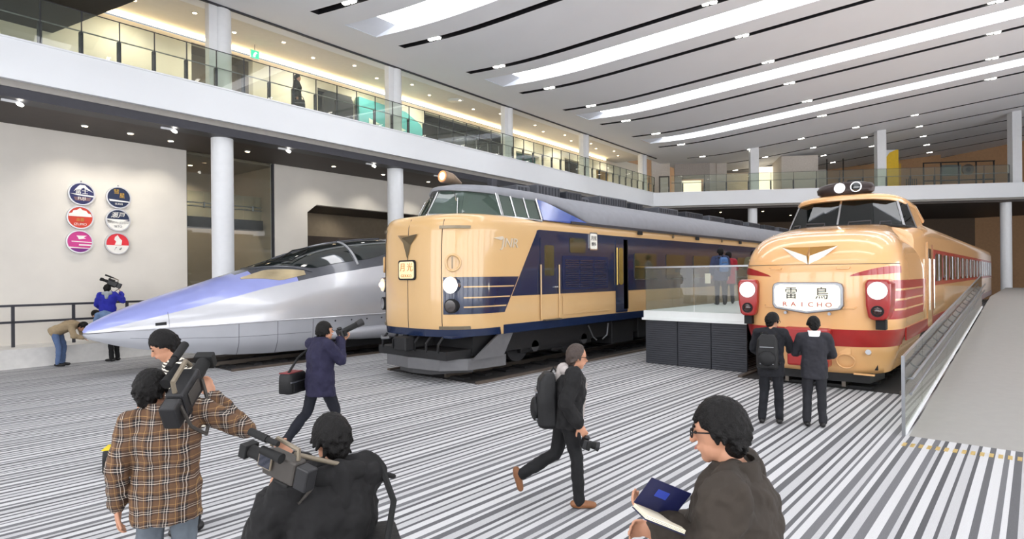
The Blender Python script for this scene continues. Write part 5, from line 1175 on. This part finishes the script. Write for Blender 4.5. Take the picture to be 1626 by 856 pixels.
def dslr(label, loc, fwd, lens=.12, sc=1.0, up=(0, 0, 1)):
    t = thing('photo_camera', label, 'camera', loc); orient(t, fwd, up); t.scale = (sc,) * 3
    MB().box(-.035, .03, -.07, .07, -.05, .045).build('body', CAMB, t, world=False, bevel=.012); MB().box(-.025, .03, -.03, .03, .045, .075).build('prism_hump', CAMB, t, world=False, bevel=.012)
    MB().cyl((.03, 0, 0), (.03 + lens * .7, 0, 0), .036, .038, n=20).build('lens', RUB, t, world=False, smooth=True); h = MB().cyl((.03 + lens * .7, 0, 0), (.03 + lens, 0, 0), .042, .05, n=20).build('lens_hood', CAMB, t, world=False, smooth=True)
    MB().cyl((.03 + lens, 0, 0), (.031 + lens, 0, 0), .044, n=20).build('lens_glass', LENSG, h, world=False); MB().box(-.0, .045, -.085, -.055, -.05, .04).build('grip', RUB, t, world=False, bevel=.01)
    return t
def backpack(label, loc, yaw, mat, sc=1.0, strap=RUB):
    t = thing('backpack', label, 'backpack', loc, math.radians(yaw)); t.scale = (sc,) * 3
    b = MB(); b.loft([[Vector((-.10 + dx * d_, w_ * y, z)) for dx, y in ((.1, -.9), (.1, .9), (-.6, 1), (-.95, .8), (-.95, -.8), (-.6, -1))] for z, d_, w_ in ((-.27, .13, .13), (-.24, .17, .16), (0, .18, .165), (.2, .15, .15), (.27, .09, .1))], True)
    remesh(b.build('pack', mat, t, world=False), .015, 3)
    p = MB(); p.ell((-.28, 0, -.09), (.05, .12, .12)); p.build('front_pocket', mat, t, world=False, smooth=True); MB().pipe([(-.06, 0, .27), (-.09, .03, .31), (-.12, 0, .27)], .012, 6).build('top_loop', strap, t, world=False, smooth=True)
    for s in (-1, 1): MB().pipe([(-.03, s * .09, .22), (.06, s * .11, .27), (.16, s * .11, .2), (.19, s * .12, .02), (.1, s * .17, -.16), (-.05, s * .15, -.2)], .02, 6).build('shoulder_strap', strap, t, world=False, smooth=True)
    for z in (.08, -.18): MB().box(-.285, -.262, -.1, .1, z, z + .012).build('zip', STEEL, t, world=False)
    return t
def shoulder_bag(label, loc, yaw, size, mat, strap_pts=None, accent=None):
    t = thing('shoulder_bag', label, 'bag', loc, math.radians(yaw)); a, b, c = size
    o = MB(); o.loft([[Vector((x * a * k_, y * b * k_, z * c)) for x, y in rrect(-.5, .5, -.5, .5, .15, 3)] for z, k_ in ((0, .94), (.05, 1), (.6, 1), (.9, .96), (1, .86))], True); o.build('bag_body', mat, t, world=False, smooth=True)
    MB().box(-a * .5, a * .5, -b * .54, -b * .5, c * .55, c * .62).build('zip', STEEL, t, world=False); MB().box(-a * .35, a * .35, -b * .58, -b * .5, c * .1, c * .5).build('front_pocket', mat, t, world=False, bevel=.01)
    if accent: MB().box(-a * .42, a * .42, -b * .3, b * .52, c * .985, c * 1.04).build('top_flap', accent, t, world=False, bevel=.01)
    if strap_pts: MB().pipe(strap_pts, .016, 6).build('strap', RUB, t, world=False, smooth=True)
    else: MB().pipe([(-a * .45, 0, c * .9), (-a * .3, 0, c * 1.35), (a * .3, 0, c * 1.35), (a * .45, 0, c * .9)], .012, 6).build('handle', RUB, t, world=False, smooth=True)
    return t
JBLK = cloth('black_jacket_cloth', (15, 14, 15)); JNAV = cloth('navy_jacket_cloth', (30, 28, 54)); JOLV = cloth('dark_olive_jacket_cloth', (50, 43, 36), bump=.6, bscale=9); TBLK = cloth('black_trousers_cloth', (13, 13, 15)); DEN = cloth('denim_cloth', (84, 104, 140)); GREYT = cloth('grey_trousers_cloth', (96, 104, 112))
SUIT1 = cloth('charcoal_suit_cloth', (20, 21, 27)); SUIT2 = cloth('grey_suit_cloth', (38, 38, 44)); SHBLK = M('black_leather', (22, 20, 20), .4); SHTAN = M('tan_leather', (122, 80, 50), .5); KHAK = cloth('khaki_cloth', (150, 132, 104)); BLUEJ = cloth('bright_blue_jacket_cloth', (36, 40, 150)); DENS = cloth('denim_shirt_cloth', (92, 116, 150)); GREYH = cloth('grey_hood_cloth', (168, 160, 156)); REDC = cloth('red_cloth', (150, 34, 50)); PLAID = pattern('brown_plaid_cloth', 'plaid'); STRI = pattern('striped_shirt_cloth', 'stripe'); NYL = cloth('black_nylon', (12, 12, 14), .2, 30, .6)

def at_depth(px, depth): p = atd(px, 437, depth); return (p.x, p.y, 0)
# 1 plaid camera operator
p1_ = at_depth(262, 3.85)
pl_man = person('man in a brown plaid shirt shouldering a large video camera', p1_, 66, 1.72, ('plaid_shirt', PLAID), ('trousers', GREYT), SHBLK,
    dict(hd=(.03, .08, 1.58), nk=(0, .03, 1.46), hf=(.85, -.5, .0), elR=(.12, -.46, 1.25), wrR=(.30, -.26, 1.47), hdR=(.5, .25, .75), pnR=(-.5, .6, .1), curlR=.6, elL=(-.03, .27, 1.12), wrL=(.02, .27, .86), shR=(.03, -.2, 1.43)), bulk=.028, hem=.2, vox=.01, collar=PLAID)
camcorder('large black shoulder video camera held by the man in plaid', wpt(pl_man, (.0, -.12, 1.56)), Vector((math.cos(math.radians(45)), math.sin(math.radians(45)), .55)), 1.0)
# 2 striped shirt
p2_ = at_depth(296, 5.5)
st_man = person('dark-haired person in a black and white striped top looking down', p2_, 165, 1.85, ('striped_top', STRI), ('trousers', TBLK), SHBLK,
    dict(che=(.05, 0, 1.24), nk=(.1, 0, 1.44), shL=(.08, .185, 1.40), shR=(.08, -.185, 1.40), hd=(.17, 0, 1.57), hf=(.85, 0, -.45), elL=(.08, .25, 1.14), wrL=(.24, .08, 1.06), elR=(.08, -.25, 1.14), wrR=(.24, -.08, 1.06), hdL=(.8, -.4, .1), hdR=(.8, .4, .1)), bulk=.012, hem=.1, vox=.012)
dslr('small black camera held by the person in the striped top', wpt(st_man, (.36, 0, 1.08)), (math.cos(math.radians(165)), math.sin(math.radians(165)), 0), .1)
# 3 navy photographer
ph = person('photographer in a navy jacket aiming a long lens upward', at_depth(507, 7.95), 0, 1.72, ('jacket', JNAV), ('trousers', cloth('dark_jeans', (18, 20, 30))), M('brown_shoe', (70, 54, 50), .6),
    dict(hd=(.07, -.01, 1.57), nk=(.02, 0, 1.45), hf=(.94, -.1, .12), elL=(.2, .2, 1.18), wrL=(.36, .02, 1.42), elR=(.16, -.24, 1.2), wrR=(.27, -.06, 1.46), hdL=(.5, -.5, .5), hdR=(.5, .4, .5), pnL=(0, 0, 1), pnR=(0, 1, 0), curlL=.9, curlR=.9,
         knR=(.16, -.1, .52), anR=(.16, -.1, .09), knL=(-.13, .1, .52), anL=(-.47, .12, .16), toeL=(.8, 0, -.6), hipL=(-.02, .09, .92)), bulk=.045, hem=.22, vox=.011, collar=JNAV)
dslr('black camera with a long lens raised by the photographer in navy', wpt(ph, (.30, -.03, 1.535)), (.93, -.12, .38), .3, 1.05)
bgq = shoulder_bag('black camera bag with a dark red edge slung behind the photographer in navy', wpt(ph, (-.26, .24, .78)), 25, (.36, .2, .26), NYL, [(-.16, 0, .2), (.05, -.05, .45), (.25, -.18, .62), (.34, -.24, .68)], M('dark_red_trim', (120, 40, 44), .6))
# 4 black jacket camera operator
p4_ = at_depth(522, 2.88)
bk_man = person('camera operator in a black hooded jacket seen from behind with a side bag', p4_, 78, 1.63, ('jacket', JBLK), ('trousers', TBLK), SHBLK,
    dict(hd=(.07, -.03, 1.575), nk=(.02, -.02, 1.44), hf=(.95, .2, -.22), elL=(.10, .32, 1.14), wrL=(.33, .20, 1.26), hdL=(.8, -.4, .35), pnL=(0, -.6, .5), elR=(.22, -.2, 1.15), wrR=(.28, .10, 1.44), hdR=(.3, .6, .8), pnR=(-.4, 0, .4), curlL=.7, curlR=.9), bulk=.068, hem=.2, vox=.01, hood=JBLK)
vc = camcorder('grey video camera with an open flip screen and long boom beside the black-jacket operator', atd(447, 742, 2.66), (math.cos(math.radians(108)), math.sin(math.radians(108)), .25), .64, body=CAMG, pole=((-.05, -.05, .1), (-.42, -.78, -.16)), screen=True)
shoulder_bag('black shoulder bag hanging at the hip of the black-jacket operator', wpt(bk_man, (-.14, -.20, .70)), 60, (.34, .18, .36), NYL, [(-.1, 0, .3), (.02, -.06, .5), (.1, .0, .68)])
# 5 walking man
wk = person('man in a black jacket and grey hood striding with a camera in hand', at_depth(897, 5.98), -46, 1.63, ('jacket', JBLK), ('trousers', TBLK), SHTAN,
    dict(pel=(0, 0, .93), che=(.04, 0, 1.22), nk=(.06, 0, 1.43), hd=(.12, 0, 1.555), hf=(.98, .05, -.12), shL=(.04, .185, 1.385), shR=(.06, -.185, 1.385), elR=(-.04, -.25, 1.12), wrR=(.1, -.25, .90), hdR=(.5, .05, -.85), pnR=(0, 1, 0), elL=(.02, .24, 1.12), wrL=(.16, .2, .92),
         hipR=(.01, -.09, .91), knR=(.10, -.1, .51), anR=(.11, -.1, .09), hipL=(-.01, .09, .91), knL=(-.10, .09, .52), anL=(-.47, .1, .31), toeL=(.25, 0, -.95), curlR=.7), bulk=.05, hem=.1, vox=.011, hood=GREYH, glasses=True, inner=GREYH, hair=M('dark_brown_hair', (58, 46, 40), .5, var=.3, scale=60, bump=.4, bscale=150), bald=.03)
dslr('black camera hanging from the hand of the striding man', wpt(wk, (.15, -.24, .68)), (.66, -.70, -.28), .11, .95)
backpack('large black backpack worn by the striding man', wpt(wk, (-.03, 0, 1.06)), -46, NYL, 1.0)
# 6 man with notebook
nb = person('man in glasses and a dark olive jacket holding an open notebook', at_depth(1165, 2.45), 101, 1.77, ('jacket', JOLV), ('trousers', TBLK), SHBLK,
    dict(hd=(.06, .0, 1.595), nk=(.0, 0, 1.45), hf=(.97, .1, -.1), elL=(.06, .26, 1.12), wrL=(.24, .20, 1.27), hdL=(.8, -.1, .3), pnL=(-.2, -.3, 1), elR=(.1, -.25, 1.12), wrR=(.30, -.02, 1.14), hdR=(.8, .4, .1), curlL=.6, curlR=.6), bulk=.058, hem=.2, vox=.009, collar=JOLV, glasses=True)
nt_ = thing('notebook', 'open notebook with a dark blue cover held by the man in olive', 'notebook', wpt(nb, (.27, .24, 1.36))); orient(nt_, (math.cos(math.radians(140)), math.sin(math.radians(140)), .45), (.15, -.1, 1))
nt_.scale = (.74,) * 3; NBC = M('navy_cover', (24, 28, 66), .35); PAPER = M('paper', (238, 228, 204), .8)
MB().prism([(-.12, 0), (.12, 0), (.12, .19), (-.12, .19)], (0, .0, 0), (1, 0, 0), (0, .45, .89), (0, -.89, .45), .004).build('cover', NBC, nt_, world=False)
MB().prism([(-.02, .09), (.05, .09), (.05, .14), (-.02, .14)], (0, .0, 0), (1, 0, 0), (0, .45, .89), (0, .89, -.45), .001).build('cover_print', M('print_blue', (40, 60, 150), .5), nt_, world=False)
for q in range(3): MB().box(-.115, .115, .0, .17, -.006 - .007 * q, -.001 - .007 * q).build('pages', PAPER, nt_, world=False)
MB().box(-.12, .12, 0, .175, -.026, -.022).build('back_cover', NBC, nt_, world=False)
# 7 two men in suits
s1 = person('man in a dark suit with a black backpack facing the bonnet train', (9.50, 3.06, 0), 12, 1.70, ('suit_jacket', SUIT1), ('trousers', SUIT1), SHBLK,
    dict(hd=(.08, -.02, 1.575), hf=(.75, -.65, -.2), nk=(.03, 0, 1.44), elR=(.14, -.28, 1.14), wrR=(.34, -.22, 1.10), elL=(.04, .26, 1.13), wrL=(.24, .2, 1.05), hdR=(.9, 0, .1), hdL=(.9, -.2, 0), anL=(-.05, .13, .09), anR=(.03, -.11, .09)), bulk=.02, hem=.22, vox=.013, glasses=True)
backpack('black backpack worn by the man in the dark suit', wpt(s1, (-.12, .02, 1.12)), 12, NYL, .95)
s2 = person('man in a grey suit and white collar facing the bonnet train', (9.70, 2.50, 0), 20, 1.64, ('suit_jacket', SUIT2), ('trousers', cloth('grey_suit_trousers', (32, 32, 37))), SHBLK,
    dict(hd=(.05, .0, 1.585), hf=(.9, .05, -.35), elR=(.06, -.27, 1.12), wrR=(.3, -.2, 1.06), elL=(.1, .27, 1.13), wrL=(.33, .14, 1.12), hdR=(.9, .2, .1), hdL=(.9, -.2, .1)), bulk=.018, hem=.2, vox=.013, collar=cloth('white_collar', (232, 232, 232), .1))
# 8 people round the silver nose
bz = G(5.42, 2.3, .5)
bj = person('camera operator in a bright blue jacket standing on the plinth by the handrail', bz, 62, 1.64, ('jacket', BLUEJ), ('trousers', TBLK), SHBLK,
    dict(hd=(.03, .02, 1.58), hf=(.9, .1, -.1), elR=(.1, -.38, 1.2), wrR=(.25, -.28, 1.45), hdR=(.3, .3, .8), elL=(.05, .3, 1.12), wrL=(.2, .22, 1.0)), bulk=.05, hem=.12, vox=.016, hood=cloth('grey_hood_lining', (150, 156, 160)))
camcorder('black video camera on the shoulder of the blue-jacket operator', wpt(bj, (.08, -.09, 1.66), 1.0), (-.6, .35, .3), .9)
bend = dict(pel=(-.1, 0, .93), che=(.18, 0, 1.06), nk=(.40, 0, 1.10), hd=(.52, 0, 1.03), hf=(.5, 0, -.85), hu=(.85, 0, .5), shL=(.34, .185, 1.06), shR=(.34, -.185, 1.06), elL=(.42, .24, .80), elR=(.42, -.24, .80), wrL=(.60, .12, .74), wrR=(.60, -.12, .74), hdL=(.9, -.2, 0), hdR=(.9, .2, 0), hipL=(-.1, .09, .9), hipR=(-.1, -.09, .9), knL=(.02, .1, .49), knR=(.0, -.1, .49))
b1p = G(4.15, 1.75); k1 = person('person in a khaki jacket and jeans bending low beside the pointed nose', (b1p.x, b1p.y, 0), -38, 1.72, ('jacket', KHAK), ('jeans', DEN), SHBLK, bend, bulk=.03, hem=.1, vox=.016)
dslr('small camera held low by the bending person in khaki', wpt(k1, (.74, 0, .74)), (.75, -.6, -.1), .09)
b2p = G(5.35, 1.65); k2 = person('person in a denim shirt stooping behind the pointed nose', (b2p.x, b2p.y, 0), 128, 1.72, ('denim_shirt', DENS), ('trousers', TBLK), SHBLK, dict(bend, che=(.16, 0, 1.24), nk=(.38, 0, 1.33), hd=(.51, 0, 1.30), shL=(.32, .185, 1.28), shR=(.32, -.185, 1.28)), bulk=.025, hem=.1, vox=.016)
dslr('small camera held by the stooping person in denim', wpt(k2, (.74, 0, .74)), (-.6, .75, -.1), .09)
# 9 gallery visitor and platform visitors
gv = person('visitor in black walking along the upper gallery with a bag', G(11.1, 1.6, 7.8), -40, 1.70, ('jacket', JBLK), ('trousers', TBLK), SHBLK, dict(anL=(-.2, .1, .12), knL=(-.05, .1, .5), anR=(.16, -.1, .09), knR=(.12, -.1, .5), hdR=(0, 0, -1)), bulk=.03, vox=.018)
shoulder_bag('black briefcase carried by the gallery visitor', wpt(gv, (.12, -.27, .42)), -40, (.4, .1, .3), NYL)
MB().box(.125, .14, -.05, .05, 1.26, 1.30).build('yellow_badge', M('yellow_tag', (220, 190, 50), .5), gv, world=False)
v1 = person('visitor in a navy coat with a light blue backpack on the platform', (17.55, 7.08, 1.36), 40, 1.70, ('coat', cloth('navy_coat', (48, 56, 84))), ('trousers', TBLK), SHBLK, dict(elL=(.0, .27, 1.13), wrL=(.1, .26, .92)), bulk=.035, hem=.22, vox=.016)
backpack('light blue and navy backpack worn by the visitor on the platform', wpt(v1, (-.15, 0, 1.2)), 40, cloth('blue_pack', (70, 104, 150)), .8)
pb_ = tag(MB().box(-.11, .11, -.004, .004, 0, .3).build('paper_sheet', PAPER, loc=wpt(v1, (.08, .36, .64)), rotz=1.2), 'white paper sheet held by the visitor in the navy coat', 'paper')
v2 = person('visitor in a red coat standing on the platform', (18.35, 7.15, 1.36), 30, 1.62, ('coat', REDC), ('trousers', TBLK), SHBLK, dict(elR=(.1, -.26, 1.14), wrR=(.3, -.16, 1.14), hdR=(.9, .2, .1)), bulk=.03, hem=.3, vox=.018)
v3 = person('visitor in a khaki hooded coat reading on the platform', (19.4, 6.75, 1.36), 200, 1.68, ('coat', cloth('olive_coat', (96, 92, 70))), ('trousers', TBLK), SHBLK, dict(hd=(.06, 0, 1.57), hf=(.9, 0, -.4), elL=(.1, .27, 1.14), wrL=(.3, .1, 1.2), elR=(.1, -.27, 1.14), wrR=(.3, -.1, 1.2), hdL=(.9, -.2, .1), hdR=(.9, .2, .1)), bulk=.045, hem=.2, vox=.018, hood=cloth('olive_coat', (96, 92, 70)))
tag(MB().box(-.02, .0, -.14, .14, -.1, .1).build('leaflet', PAPER, loc=wpt(v3, (.46, 0, 1.26)), rotz=math.radians(200)), 'white leaflet held by the khaki-coat visitor', 'leaflet')
v4 = person('visitor in a pale grey coat behind the khaki-coat visitor', (20.3, 6.85, 1.36), 60, 1.66, ('coat', cloth('pale_coat', (176, 176, 180))), ('trousers', TBLK), SHBLK, None, bulk=.04, hem=.2, vox=.018)
# 10 bag on the floor
bgp = onz(184, 746)
shoulder_bag('black equipment bag with a yellow top standing on the carpet', (bgp.x, bgp.y, 0), 60, (.3, .22, .27), NYL, None, M('yellow_flap', (226, 200, 40), .6))
